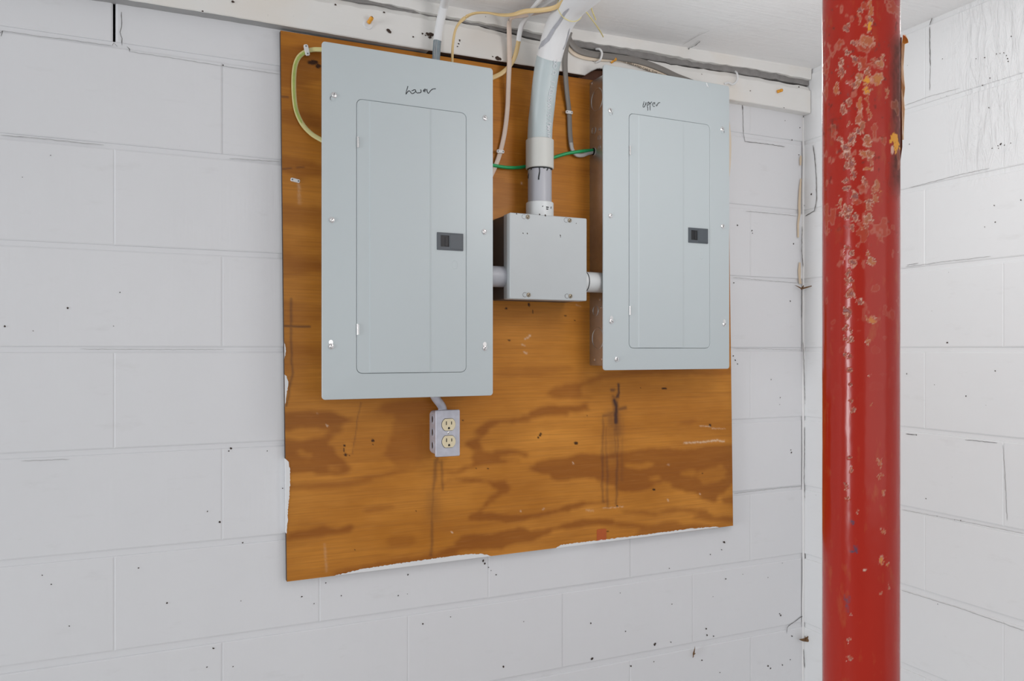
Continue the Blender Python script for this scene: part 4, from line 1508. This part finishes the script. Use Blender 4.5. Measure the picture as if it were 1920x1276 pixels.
cable('yellow_cable', [(847, 134, -0.055), (848, 112, -0.055), (849, 85, -0.058), (854, 56, -0.066), (866, 38, -0.075), (886, 26, -0.086), (912, 24, -0.096), (940, 28, -0.104), (962, 27, -0.122), (985, 21, -0.150), (1015, 19, -0.185), (1040, 14, -0.212), (1056, 3, -0.235),
                       (1072, -14, -0.27), (1095, -40, -0.33)], 0.0052, 0.0026, 'yellow_sheath',
      'long yellow cable rising from the Lower panel and bending right under the ceiling', group=CG,
      ref=[(1, -0.1, 0)] * 4 + [(0.8, -0.2, 0.5), (0.3, -0.2, 0.9), (0, -0.3, 0.9), (0, -0.8, 0.6), (0, -0.9, 0.3), (0, -0.9, -0.2), (0, -0.9, -0.3), (0, -0.9, -0.3), (-0.5, -0.6, -0.6), (-0.5, -0.3, -0.8), (-0.5, -0.3, -0.8)])
cable('cream_cable', [(1040, 17, -0.135), (1010, 22, -0.125), (982, 28, -0.115), (962, 31, -0.100), (955, 42, -0.070), (955, 75, -0.050), (955, 115, -0.043), (953, 160, -0.034), (951, 205, -0.026), (946, 248, -0.021), (938, 284, -0.020), (930, 308, -0.022), (920, 330, -0.026)],
      0.0060, 0.0034, 'pink_cream_sheath', 'cream cable hanging straight down between the Lower panel and the conduit', group=CG)
cc = empty('part_painted_cable', W(968, 100, YP))
o = cable('sheath', [(912, 150, -0.030), (925, 145, -0.030), (941, 137, -0.032), (956, 123, -0.038), (966, 104, -0.046), (971, 84, -0.052), (973, 73, -0.056)], 0.0055, 0.0034, 'yellow_sheath', None)
child_at(o, cc)
o = cable('painted_length', [(972.5, 77, -0.055), (974, 64, -0.062), (978, 48, -0.076), (987, 33, -0.105), (998, 17, -0.142), (1010, 2, -0.190), (1024, -16, -0.24), (1045, -42, -0.31)], 0.0060, 0.0040, 'white_paint_coat', None, ref=(-0.5, -0.8, 0))
child_at(o, cc)
tag(cc, 'cable curving behind the cream one, yellow below and painted white above', 'cable', CG)
cable('white_cable', [(990, 29, -0.112), (1003, 19, -0.145), (1018, 10, -0.172), (1034, 1, -0.200), (1052, -12, -0.235), (1080, -38, -0.31)], 0.0050, 0.0040, 'white_paint_coat',
      'thin white painted cable crossing behind the yellow cable at the ceiling', group=CG)
se = empty('braided_cable', W(819, 100, YP))
sp = [(815, 140, -0.052), (817, 118, -0.052), (818.5, 95, -0.054), (820, 74, -0.056)]
o = cable('braided_sheath', sp, 0.0088, 0.0080, 'braid_grey', None, n=18)
child_at(o, se)
o = cable('painted_length', [(820, 77, -0.056), (823, 55, -0.058), (828, 30, -0.064), (833, 10, -0.072), (838, -8, -0.12), (846, -32, -0.18)], 0.0096, 0.0088, 'white_paint_coat', None, n=18)
child_at(o, se)
bm = bmesh.new()
for k in (-0.0045, -0.0005, 0.004):
    P = smooth_path([W(a, b, y - 0.0081 + abs(k) * 0.35) + Vector((k, 0, 0)) for a, b, y in sp], 4)
    ribbon(bm, P, 0.0011, (0, -1, 0))
child_at(obj('braid_ridge', bm, 'light_grey_sheath'), se)
tag(se, 'stout white painted cable with bare grey end entering the Lower panel top', 'cable', CG)
# grey cables at the right of the conduit
cable('grey_cable', [(1069, 60, -0.050), (1063, 82, -0.042), (1060, 104, -0.038), (1060, 135, -0.034), (1063, 175, -0.026), (1067, 212, -0.021), (1068.5, 250, -0.021), (1071, 275, -0.023)], 0.0066, 0.0036, 'grey_sheath', None, n=14)
g1 = bpy.data.objects['grey_cable']
gc = empty('drop_cable', W(1064, 180, YP))
g1.name = 'sheath'
child_at(g1, gc)
o = cable('bare_end', [(1070, 268, -0.023), (1073, 281, -0.025), (1081, 290, -0.027), (1092, 291, -0.028), (1103, 287, -0.030), (1114, 284, -0.0305), (1122, 283, -0.031)], 0.0052, 0.0040, 'light_grey_sheath', None)
child_at(o, gc)
tag(gc, 'grey cable dropping right of the conduit into the side of the upper panel', 'cable', CG)
cable('grey_cable', [(1064, 62, -0.046), (1069, 78, -0.042), (1084, 94, -0.040), (1110, 102, -0.039), (1150, 107, -0.038), (1185, 112, -0.038), (1215, 120, -0.038), (1243, 131, -0.038), (1268, 143, -0.038), (1296, 154, -0.038), (1322, 166, -0.038)], 0.0082, 0.0042, 'grey_sheath',
      'grey cable running along the ledger board and behind the upper panel top', group=CG, n=14)
hc = empty('printed_cable', W(1180, 115, -0.035))
hp_ = [(1063, 84, -0.035), (1076, 99, -0.0345), (1100, 108, -0.0345), (1135, 110.5, -0.0345), (1165, 111.5, -0.0345), (1192, 119, -0.0345), (1218, 129, -0.0345), (1244, 139, -0.0345), (1275, 152, -0.0345), (1310, 166, -0.034), (1340, 180, -0.030), (1358, 205, -0.024), (1366, 245, -0.021), (1367, 290, -0.021), (1363, 335, -0.022), (1352, 370, -0.026)]
o = cable('sheath', hp_, 0.0066, 0.0030, 'cream_sheath', None)
child_at(o, hc)
tl, trr = W(1166, 113.5, -0.0379), W(1262, 148, -0.0379)
dv = (trr - tl).normalized()
nn = Vector((0, -1, 0))
upv = nn.cross(dv).normalized()
mtx = Matrix((dv, upv, nn)).transposed().to_4x4()
mtx.translation = tl - upv * 0.0030
child_at(text_mesh('printed_lettering', 'A-Z INSULATED CABLE, TYPE NM B', 0.0086, 'print_ink', mtx), hc)
tag(hc, 'cream cable with black printed lettering beneath the grey cable on the ledger', 'cable', CG)
cable('green_wire', [(912, 306, -0.030), (926, 310, -0.027), (948, 313.5, -0.025), (970, 314, -0.023), (990, 311, -0.021), (1014, 303, -0.021), (1040, 294.5, -0.023), (1062, 288, -0.028), (1085, 284, -0.033), (1104, 282, -0.032), (1120, 281, -0.031)], 0.0041, 0.0041, 'green_insulation',
      'bright green ground wire passing behind the conduit between both panels', 'wire', power=2.0)
# yellow tie wire wound on the white conduit, with two loose tails
tw = empty('tie_wire', W(1093, 17, -0.2))
bm = bmesh.new()
ring = []
ic = min(range(1, len(path) - 1), key=lambda i: abs(to_px(path[i].x, path[i].y, path[i].z)[1] - 14))
for an in np.linspace(0, 2 * math.pi, 28):
    p, nn2 = on_pipe(ic, an)
    ring.append(p + nn2 * 0.0006)
sweep(bm, ring, 0.0009, ref=(0, 0, 1), n=6, raw=True)
child_at(obj('winding', bm, 'thin_wire_yellow', None, True), tw)
yk = path[ic].y
for nm, pts in (('tail', [(1092, 15, yk), (1099, 22, yk + 0.02), (1108, 34, yk + 0.05), (1117, 46, yk + 0.09), (1125, 58, yk + 0.12), (1131, 69, yk + 0.15)]), ('tail', [(1101, -8, yk + 0.01), (1106, 6, yk + 0.02), (1111, 22, yk + 0.04), (1117, 37, yk + 0.065)])):
    bm = bmesh.new()
    sweep(bm, [W(a, b, min(y, -0.045)) for a, b, y in pts], 0.0017, 0.0015, n=7, sub=4)
    child_at(obj(nm, bm, 'thin_wire_yellow', None, True), tw)
bm = bmesh.new()
c = W(1095.5, 17, yk - 0.004)
lathe(bm, c, (0.5, 0.6, -0.6), [(-0.004, 0.002), (0, 0.0045), (0.004, 0.003)], 8)
child_at(obj('twist_knot', bm, 'thin_wire_yellow', None, True), tw)
tag(tw, 'thin yellow tie wire wrapped round the white conduit with loose tails', 'wire')


# ------------------------------------------------------------------ cable clips, anchors, hooks
def clip(px, py, y, an, w, h, label, grp='small white cable clips'):
    c = W(px, py, y)
    root = empty('cable_clip', c)
    rot = Matrix.Rotation(math.radians(an), 4, 'Y')
    bm = bmesh.new()
    pr = rrect(-w / 2, w / 2, -h / 2, h / 2, h * 0.35, 4)
    loft(bm, [[(x, 0.001, z) for x, z in pr], [(x, -0.0016, z) for x, z in pr], [(x * 0.93, -0.0024, z * 0.88) for x, z in pr]], cap0=False)
    o = obj('strap', bm, 'white_nylon', root)
    o.data.transform(rot)
    for s in (-1, 1):
        bm = bmesh.new()
        lathe(bm, (s * w * 0.33, -0.0022, 0), (0, -1, 0), [(0, 0.0016), (0.0008, 0.0016), (0.0012, 0.0008)], 10)
        o = obj('nail', bm, 'nail_steel', root, True)
        o.data.transform(rot)
    tag(root, label, 'cable clip', grp)
    return root


clip(575, 94, -0.0262, 77, 0.024, 0.0095, 'white clip with nails holding the yellow-green cable loop')
clip(553.5, 338, YP - 0.001, 10, 0.020, 0.0075, 'empty white clip left on the plywood beside the Lower panel')
clip(938, 284, -0.0256, 0, 0.020, 0.0080, 'white clip holding the cream hanging cable above the green wire')
clip(1067, 210.5, -0.0270, 0, 0.020, 0.0080, 'white clip holding the grey drop cable beside the conduit')


def anchor(px, py, dx, dz, ln, washer, label):
    c = W(px, py, -0.0305)
    root = empty('wall_anchor', c)
    d = Vector((dx, -0.5, dz)).normalized()
    bm = bmesh.new()
    lathe(bm, (0, 0, 0), d, [(0, 0.0042), (ln * 0.35, 0.0046), (ln * 0.5, 0.0036), (ln * 0.55, 0.0048), (ln * 0.95, 0.0042), (ln, 0.0028)], 12)
    obj('plug', bm, 'orange_plastic', root, True)
    bm = bmesh.new()
    lathe(bm, d * ln, d, [(0, 0.0022), (0.0006, 0.0020)], 10)
    obj('plug_hole', bm, 'husk_brown', root)
    if washer:
        bm = bmesh.new()
        lathe(bm, (-0.001, 0.001, -0.003), (0, -1, 0), [(0, 0.0115), (0.0014, 0.0108), (0.0018, 0.0080), (0.0008, 0.0060)], 22)
        obj('paint_collar', bm, 'white_paint_coat', root, True)
    tag(root, label, 'wall anchor', 'orange plastic wall anchors in the ledger board')


anchor(691, 43, 0.25, 0.45, 0.016, True, 'yellowish plastic anchor in a paint collar above the Lower panel')
anchor(1145, 116.5, 0.55, 0.40, 0.017, False, 'orange plastic anchor sticking out above the upper panel left corner')
anchor(1457, 172, 0.60, 0.20, 0.016, False, 'orange plastic anchor sticking out near the wall corner')
bm = bmesh.new()
sweep(bm, [W(a, b, y) for a, b, y in [(1118, 92, -0.031), (1124, 92, -0.046), (1128.5, 98, -0.052), (1127.5, 107, -0.052), (1124, 114, -0.048), (1118, 117, -0.036)]], 0.0026, 0.0026, n=10)
tag(obj('cable_hook', bm, 'white_nylon', None, True), 'white curved hook holding the grey cable on the ledger board', 'hook')
bm = bmesh.new()
sweep(bm, [W(a, b, y) for a, b, y in [(1379, 134, -0.031), (1382, 138, -0.040), (1383, 147, -0.041), (1380, 154, -0.039), (1373, 158, -0.037), (1366, 155, -0.034), (1358, 157, -0.031)]], 0.0026, 0.0026, n=10)
tag(obj('cable_hook', bm, 'white_paint_coat', None, True), 'paint-covered hook hanging on the ledger right of the upper panel', 'hook')
bm = bmesh.new()
c = W(1325.5, 160, YPF - 0.002)
sweep(bm, [c + Vector((-0.002, 0, 0.006)), c + Vector((0.0, -0.001, 0.001)), c + Vector((0.001, -0.001, -0.003))], 0.0014, n=7)
sweep(bm, [c + Vector((-0.001, 0, -0.001)), c + Vector((0.003, -0.001, -0.003)), c + Vector((0.003, -0.001, -0.005))], 0.0010, n=7)
tag(obj('paint_drip', bm, 'white_paint_coat', None, True), 'white paint drip on the top edge of the upper panel', 'paint drip')

# ------------------------------------------------------------------ duplex outlet box
OYF = YP - 0.047
oa, ob = W(817, 769, OYF), W(862.5, 854, OYF)
ox0, ox1, oz1, oz0 = oa.x, ob.x, oa.z, ob.z
outlet = empty('duplex_outlet', (ox0, YP, oz0))
bm = bmesh.new()
loft(bm, [[(x, y, z) for x, z in rrect(ox0 + 0.0015, ox1 - 0.0015, oz0 + 0.004, oz1 - 0.003, rr, 4)] for y, rr in ((YP - 0.0002, 0.010), (YP - 0.006, 0.008), (OYF + 0.004, 0.006))])
ob_ = child_at(obj('box', bm, 'cast_zinc', None, True), outlet)
for k in range(3):
    zc = oz1 - 0.022 - k * 0.030
    bm = bmesh.new()
    R = []
    for f, dx in ((1.0, 0.0004), (0.92, -0.0012), (0.74, -0.0012), (0.68, 0.0006)):
        R.append([(ox0 + 0.0014 + dx, YP - 0.021 + 0.0105 * f * math.cos(2 * math.pi * i / 20), zc + 0.0118 * f * math.sin(2 * math.pi * i / 20)) for i in range(20)])
    loft(bm, R, cap0=False, cap1=False)
    child_at(obj('knockout_ring', bm, 'cast_zinc', None, True), outlet)
    bm = bmesh.new()
    lathe(bm, (ox0 + 0.0017, YP - 0.021, zc), (-1, 0, 0), [(0, 0.0075), (0.0004, 0.0075), (0.0005, 0.003)], 16)
    child_at(obj('knockout', bm, 'nail_steel'), outlet)
# cover plate with two shaped openings is built as a plate; the receptacle faces stand proud through it
bm = bmesh.new()
pr = rrect(ox0, ox1, oz0, oz1, 0.003, 3)
loft(bm, [[(x, OYF + 0.006, z) for x, z in pr], [(x, OYF + 0.0012, z) for x, z in pr], [(ox0 + (x - ox0) * 0.96 + 0.0012, OYF, oz0 + (z - oz0) * 0.976 + 0.0012) for x, z in pr]])
child_at(obj('cover_plate', bm, 'cast_zinc'), outlet)
for a, b in ((841.0, 795.5), (841.3, 827.3)):
    c = W(a, b, OYF)
    out = []
    rr, hh = 0.0170, 0.0142
    for t in np.linspace(0, 2 * math.pi, 48, endpoint=False):
        x, z = rr * math.cos(t), rr * math.sin(t)
        out.append((c.x + x, c.z + max(-hh, min(hh, z))))
    bm = bmesh.new()
    loft(bm, [[(x, OYF + 0.0003, z) for x, z in out], [(x, OYF - 0.0005, z) for x, z in out]], cap0=False)
    fr = child_at(obj('opening_rim', bm, 'slot_black'), outlet)
    bm = bmesh.new()
    sm = [(c.x + (x - c.x) * 0.955, c.z + (z - c.z) * 0.95) for x, z in out]
    loft(bm, [[(x, OYF, z) for x, z in sm], [(x, OYF - 0.0022, z) for x, z in sm], [(c.x + (x - c.x) * 0.97, OYF - 0.0028, c.z + (z - c.z) * 0.97) for x, z in sm]], cap0=False)
    face = child_at(obj('receptacle', bm, 'ivory_plastic'), outlet)
    for dx, h in ((-0.0063, 0.0085), (0.0063, 0.0070)):
        bm = bmesh.new()
        box(bm, (c.x + dx - 0.0010, OYF - 0.00305, c.z + 0.0026 - h / 2 + 0.001), (c.x + dx + 0.0010, OYF - 0.0020, c.z + 0.0026 + h / 2 + 0.001))
        o = obj('blade_slot', bm, 'slot_black')
        o.parent = face
    bm = bmesh.new()
    pr = [(c.x + 0.0024 * math.cos(t), c.z - 0.0078 + 0.0026 * math.sin(t)) for t in np.linspace(0, math.pi, 9)] + [(c.x - 0.0024, c.z - 0.0102), (c.x + 0.0024, c.z - 0.0102)]
    loft(bm, [[(x, OYF - 0.0020, z) for x, z in pr], [(x, OYF - 0.00305, z) for x, z in pr]])
    o = obj('ground_hole', bm, 'slot_black')
    o.parent = face
c = W(840.8, 811.3, OYF)
bm = bmesh.new()
screw_mesh(bm, (c.x, OYF + 0.0002, c.z), 0.0036, 0)
s = child_at(obj('screw', bm, 'bright_zinc', None, True), outlet)
bm = bmesh.new()
ribbon(bm, [c + Vector((-0.0018, -0.0021, -0.0018)), c + Vector((0, -0.0022, 0)), c + Vector((0.0018, -0.0021, 0.0018))], 0.0010, (0, -1, 0), False)
o = obj('screw_slot', bm, 'slot_black')
o.parent = s
bm = bmesh.new()
sweep(bm, [W(a, b, y) for a, b, y in [(811, 735, -0.050), (817, 746, -0.046), (824, 755, -0.042), (829, 763, -0.040), (831, 772, -0.040)]], 0.0098, 0.0098, n=18)
child_at(obj('offset_nipple', bm, 'cast_zinc', None, True), outlet)
bm = bmesh.new()
p = W(831, 768, -0.040)
lathe(bm, (p.x, p.y, oz1 - 0.004), (0.12, 0, 1), [(0, 0.0125), (0.004, 0.0125), (0.0045, 0.010)], 8)
child_at(obj('lock_nut', bm, 'cast_zinc'), outlet)
tag(outlet, 'ivory duplex outlet in a grey metal box under the Lower panel', 'outlet')

# ------------------------------------------------------------------ red steel column
PR = 0.0508
PXc, PYc = 0.9225, -0.9614
NA, NZ = 260, 720
zlo, zhi = CAMZ - 0.56, CAMZ + 0.56
an, zz = np.meshgrid(np.linspace(0, 2 * math.pi, NA, endpoint=False), np.linspace(zlo, zhi, NZ))
cx, cy = PXc + PR * np.cos(an), PYc + PR * np.sin(an)
qx, qy = to_px(cx, cy, zz)
facing = ((cx - 0) * np.cos(an) + (cy - CAMY) * np.sin(an)) < 0
# distorted survey coordinates give every chip a ragged outline
arc = an * PR
jx = qx + 12 * (fbm(arc * 120, zz * 120, 71) - 0.5) + 9 * (fbm(arc * 400, zz * 400, 73) - 0.5)
jy = qy + 15 * (fbm(arc * 120, zz * 120, 72) - 0.5) + 9 * (fbm(arc * 400, zz * 400, 74) - 0.5)
jx = np.where(facing, jx, -999)
chips = [  # x, y, rx, ry, core, yellow
    (1632, 16, 4.5, 18, .2, .15), (1631, 36, 4, 7, .9, .1), (1628, 50, 6, 9, .0, .9), (1626, 76, 14, 11, .2, .1), (1623, 83, 5, 7, .6, 0), (1637, 84, 7, 5, .2, 0), (1586, 52, 5, 8, .7, 0), (1613, 20, 3, 7, .7, 0), (1611, 38, 2.5, 9, .1, 0),
    (1602, 79, 7, 5, .8, 0), (1588, 100, 5, 6, .9, 0), (1604, 112, 6, 9, .9, 0), (1611, 124, 4, 6, .5, 0), (1638, 114, 3, 3.5, .4, 0), (1651, 118, 9, 7, .5, .2), (1655, 108, 4, 7, .2, .1), (1628, 134, 7, 8, .6, .1), (1628, 150, 9, 7, .1, .8), (1646, 148, 10, 11, .5, .35),
    (1614, 146, 8, 8, .7, .2), (1601, 156, 6, 7, .9, 0), (1610, 156, 5, 5, .5, .2), (1625, 168, 4, 9, .1, .8), (1632, 168, 3, 4, .5, 0), (1627, 190, 2.6, 17, .2, .1), (1628, 212, 2.6, 14, .2, .1), (1612, 196, 6, 15, .15, .15), (1610, 220, 5, 12, .1, 0), (1576, 134, 5, 16, .6, 0), (1578, 118, 4, 10, .4, 0),
    (1591, 192, 5, 6, .5, 0), (1580, 205, 6, 9, .5, 0), (1661, 174, 3, 9, .3, .1), (1567, 165, 4, 12, 0, .1), (1592, 232, 4, 4, .3, 0), (1616, 238, 6, 10, .7, .1), (1608, 246, 5, 6, .9, 0), (1599, 262, 7, 11, .8, 0), (1578, 262, 5, 7, .5, 0), (1625, 262, 9, 11, .5, .1), (1587, 276, 7, 12, .8, 0), (1590, 290, 8, 8, .7, 0),
    (1598, 305, 4, 14, .7, 0), (1588, 308, 6, 6, .4, 0), (1601, 325, 4, 10, .7, 0), (1619, 287, 8, 7, .3, .15), (1632, 291, 8, 9, .5, .1), (1634, 303, 4, 6, .2, 0), (1630, 317, 9, 6, .3, .25), (1585, 335, 6, 6, .7, 0), (1587, 352, 6, 6, .8, 0), (1621, 342, 5, 6, .5, 0), (1643, 347, 6, 9, .3, .1), (1637, 358, 3, 9, .2, 0), (1653, 360, 5, 5, .1, .3),
    (1605, 366, 6, 11, .8, 0), (1641, 372, 6, 5, .3, .1), (1630, 378, 6, 6, .6, 0), (1588, 392, 9, 9, .7, 0), (1588, 405, 6, 5, .9, 0), (1577, 402, 5, 5, .5, 0), (1604, 406, 6, 9, .8, 0), (1630, 390, 6, 8, .3, 0), (1627, 412, 9, 8, .5, .1), (1624, 423, 5, 5, .3, 0), (1598, 426, 4, 6, .9, 0), (1615, 427, 4, 4, .3, .1), (1573, 380, 3, 12, .1, .1),
    (1598, 476, 4, 5, .7, 0), (1627, 475, 5, 6, .3, .1), (1634, 490, 7, 8, .4, .2), (1589, 466, 4, 4, .5, 0), (1601, 494, 7, 8, .8, 0), (1590, 514, 5, 8, .8, 0), (1597, 529, 5, 6, .9, 0), (1588, 530, 4, 6, .6, 0), (1594, 552, 9, 8, .7, 0), (1612, 565, 7, 5, .7, 0), (1588, 582, 5, 7, .9, 0), (1590, 592, 4, 6, .7, 0), (1638, 598, 8, 8, .1, .35), (1627, 596, 3, 5, .1, .1),
    (1585, 615, 4, 5, .8, 0), (1592, 623, 2.5, 2.5, .8, 0), (1597, 637, 4, 4, .8, 0), (1584, 634, 3, 3, .8, 0), (1587, 666, 3, 4, .9, 0), (1596, 666, 3, 5, .9, 0), (1595, 696, 5, 5, .8, 0), (1594, 722, 3, 4, .8, 0), (1596, 748, 3, 5, .8, 0), (1600, 771, 4, 4, .8, 0), (1590, 859, 4, 3, .8, 0), (1596, 880, 4, 5, .7, 0), (1627, 642, 2.5, 8, .1, .1),
    (1628, 700, 2, 2, .1, .1), (1633, 757, 2.5, 2, .1, .1), (1649, 870, 2.5, 9, .1, .1), (1651, 893, 3, 6, .1, .1), (1659, 920, 3, 6, .1, .1), (1588, 912, 3, 3, .7, 0), (1587, 934, 3, 4, .7, 0), (1609, 955, 2, 3, .2, 0), (1657, 998, 6, 4, .1, .1), (1654, 1050, 5, 6, .3, .5), (1667, 1056, 3, 4, .1, .3), (1650, 1109, 3, 4, .2, 0), (1666, 1102, 3, 6, .2, 0), (1592, 1200, 4, 5, .4, 0), (1592, 1232, 4, 5, .4, 0), (1594, 1150, 3, 4, .4, 0),
]
fill, core, rim, yel = (np.zeros(qx.shape) for _ in range(4))
for a, b, rx, ry, k, yl in chips:
    d = np.hypot((jx - a) / rx, (jy - b) / ry)
    inside = 1 - sstep(0.9, 1.12, d)
    fill = np.maximum(fill, inside * 0.62)
    core = np.maximum(core, k * 0.8 * (1 - sstep(0.3, 0.75, d)))
    rim = np.maximum(rim, inside * sstep(0.62, 0.86, d) * (0.80 if k > 0.3 else 0.50) * (0.45 + 0.9 * sstep(0.3, 0.7, fbm(arc * 260, zz * 260, 75))))
    yel = np.maximum(yel, yl * (1 - sstep(0.5, 0.9, d)))
# chips on the side turned away, and a scatter of small ones higher up
fz = fbm(arc * 70, zz * 60, 81)
sc2 = sstep(0.66, 0.72, fz) * sstep(CAMZ - 0.1, CAMZ + 0.25, zz)
fill = np.maximum(fill, sc2 * 0.3)
rim = np.maximum(rim, 0.2 * sstep(0.66, 0.70, fz) * (1 - sstep(0.71, 0.76, fz)) * sstep(CAMZ - 0.1, CAMZ + 0.25, zz))
for a, b, rx, ry in [(1675, 258, 6, 10), (1682, 272, 5, 14)]:
    d = np.hypot((jx - a) / rx, (jy - b) / ry)
    yel = np.maximum(yel, 1 - sstep(0.85, 1.05, d))
for a, b, rx, ry in [(1673, 281, 3.2, 9), (1621, 1068, 4, 2)]:
    d = np.hypot((qx - a) / rx, (qy - b) / ry)
    rim = np.where(facing, np.maximum(rim, 1 - sstep(0.8, 1.05, d)), rim)
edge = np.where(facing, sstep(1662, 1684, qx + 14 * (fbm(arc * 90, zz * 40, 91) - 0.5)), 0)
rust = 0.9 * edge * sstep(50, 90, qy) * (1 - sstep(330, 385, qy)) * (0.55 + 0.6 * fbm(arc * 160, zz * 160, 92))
rust = np.maximum(rust, np.where(facing, 0.75 * np.exp(-((qx - 1563) / 8) ** 2 - ((qy - 238) / 17) ** 2) * sstep(0.4, 0.6, fbm(arc * 250, zz * 250, 93)), 0))
rust = np.clip(np.maximum(rust, 0.5 * sstep(0.72, 0.8, fbm(arc * 200, zz * 150, 94)) * sstep(CAMZ + 0.05, CAMZ + 0.3, zz)), 0, 1)
mark = np.zeros(qx.shape)
for a, b, rx, ry, s in [(1601, 976, 6, 5, .9), (1600, 1029, 8, 4, .8), (1588, 1132, 7, 18, .6)]:
    d = np.hypot((jx - a) / rx, (jy - b) / ry)
    mark = np.maximum(mark, s * (1 - sstep(0.6, 1.1, d)) * (0.35 + 0.8 * sstep(0.4, 0.6, fbm(arc * 330, zz * 330, 95))))
rad = PR + 0.0004 * (rim - core) + 0.0005 * (fbm(arc * 60, zz * 25, 96) - 0.5)
pc = np.stack([PXc + rad * np.cos(an), PYc + rad * np.sin(an), zz], -1)
col_ = empty('steel_column', (PXc, PYc, 0))
sh = grid_object('painted_shaft', pc, NA, NZ, 'red_pole_paint', dict(chip_fill=np.clip(fill, 0, 1), chip_core=core, chip_rim=rim, chip_yellow=yel, rust=rust, mark=mark), wrap=True)
child_at(sh, col_)
for za, zb in ((0.012, zlo + 0.0005), (zhi - 0.0005, zceil(PXc) - 0.010)):
    bm = bmesh.new()
    cyl(bm, (PXc, PYc, za), (PXc, PYc, zb), PR, n=64)
    child_at(obj('shaft_end', bm, 'red_pole_paint', None, True), col_)
for za, zb in ((0.0, 0.012), (zceil(PXc) - 0.012, zceil(PXc))):
    bm = bmesh.new()
    box(bm, (PXc - 0.09, PYc - 0.09, za), (PXc + 0.09, PYc + 0.09, zb), 0.002, 1)
    child_at(obj('bearing_plate', bm, 'red_pole_paint'), col_)


# curled flakes of old paint standing off the right side
def flake(pts, mat, name):
    """pts: (survey x of inner edge, outer edge, y)"""
    bm = bmesh.new()
    A, B, A2, B2 = [], [], [], []
    dep = PXc * ST + (PYc - CAMY) * CT
    for xa, xb, y in pts:
        def at(x, d):
            r = ray(x, y)
            f = r[0] * ST + r[1] * CT
            t = (dep + d) / f
            return Vector((r[0] * t, CAMY + r[1] * t, CAMZ + r[2] * t))
        A.append(bm.verts.new(at(xa, 0.004)))
        B.append(bm.verts.new(at(xb, -0.004)))
        A2.append(bm.verts.new(at(xa + 1.0, 0.006)))
        B2.append(bm.verts.new(at(xb + 0.5, -0.0025)))
    for i in range(len(pts) - 1):
        bm.faces.new((A[i], A[i + 1], B[i + 1], B[i]))
        bm.faces.new((A2[i], A2[i + 1], B2[i + 1], B2[i]))
        bm.faces.new((B[i], B[i + 1], B2[i + 1], B2[i]))
    child_at(obj(name, bm, mat), col_)


flake([(1693, 1697, 65), (1692, 1702, 74), (1691, 1703, 80), (1690, 1696, 83), (1689.5, 1695, 100), (1689, 1693.5, 125), (1690, 1695, 150), (1690, 1696.5, 165), (1690, 1694.5, 185), (1691, 1696, 205), (1691, 1695, 225), (1692, 1694, 250), (1691, 1694, 262)], 'flake_orange', 'paint_flake')
flake([(1684, 1687, 332), (1681, 1687.5, 345), (1680, 1687, 358), (1683, 1687, 371)], 'flake_orange', 'paint_flake')
flake([(1683, 1690.5, 70), (1681, 1690, 90), (1681, 1689.5, 130), (1681, 1690, 180), (1682, 1691, 230), (1683, 1691.5, 275), (1681, 1688, 300), (1682, 1687, 330)], 'husk_brown', 'peeled_rust')
tag(col_, 'round red painted steel column with chipped and peeling paint', 'column')

# ------------------------------------------------------------------ debris on the walls


def husk(name, c, spikes, mat, label):
    bm = bmesh.new()
    for d, ln, r in spikes:
        d = Vector(d).normalized()
        p = [Vector(c) + d * ln * t + Vector((0, -0.0015 * math.sin(3 * t), -0.001 * t)) for t in (0, 0.35, 0.7, 1.0)]
        prev = None
        for q_, rr in zip(p, (r, r * 0.9, r * 0.55, r * 0.08)):
            ring = [bm.verts.new(q_ + Vector((0, math.cos(t) * rr * 0.7, math.sin(t) * rr))) for t in np.linspace(0, 2 * math.pi, 7, endpoint=False)]
            if prev:
                for i in range(7):
                    bm.faces.new((prev[i], prev[(i + 1) % 7], ring[(i + 1) % 7], ring[i]))
            prev = ring
    tag(obj(name, bm, mat, None, True), label, 'debris', 'bits of debris on the block walls')


husk('debris_tuft', W(1503, 541, -0.014), [((-1, -0.1, 0.35), 0.032, 0.0022), ((1, -0.8, 0.40), 0.036, 0.0026), ((0.25, -0.5, 1), 0.013, 0.004)], 'husk_brown', 'rusty brown curl of debris in the wall corner at mid height')
husk('debris_tuft', W(1509, 1199, -0.012), [((-1, -0.1, 0.28), 0.026, 0.0050), ((1, -0.8, 0.0), 0.028, 0.0050), ((-0.3, -0.3, 1), 0.018, 0.0040), ((0.5, -0.5, 1), 0.017, 0.0045)], 'husk_brown', 'brown winged clump of debris low in the wall corner')
husk('insect_husk', W(1300, 1226, -0.004), [((0.15, -0.1, 1), 0.024, 0.0042), ((-0.5, -0.2, -1), 0.008, 0.0036), ((0.5, -0.3, 0.5), 0.008, 0.002)], 'husk_brown', 'small brown dried husk stuck near the bottom of the block wall')
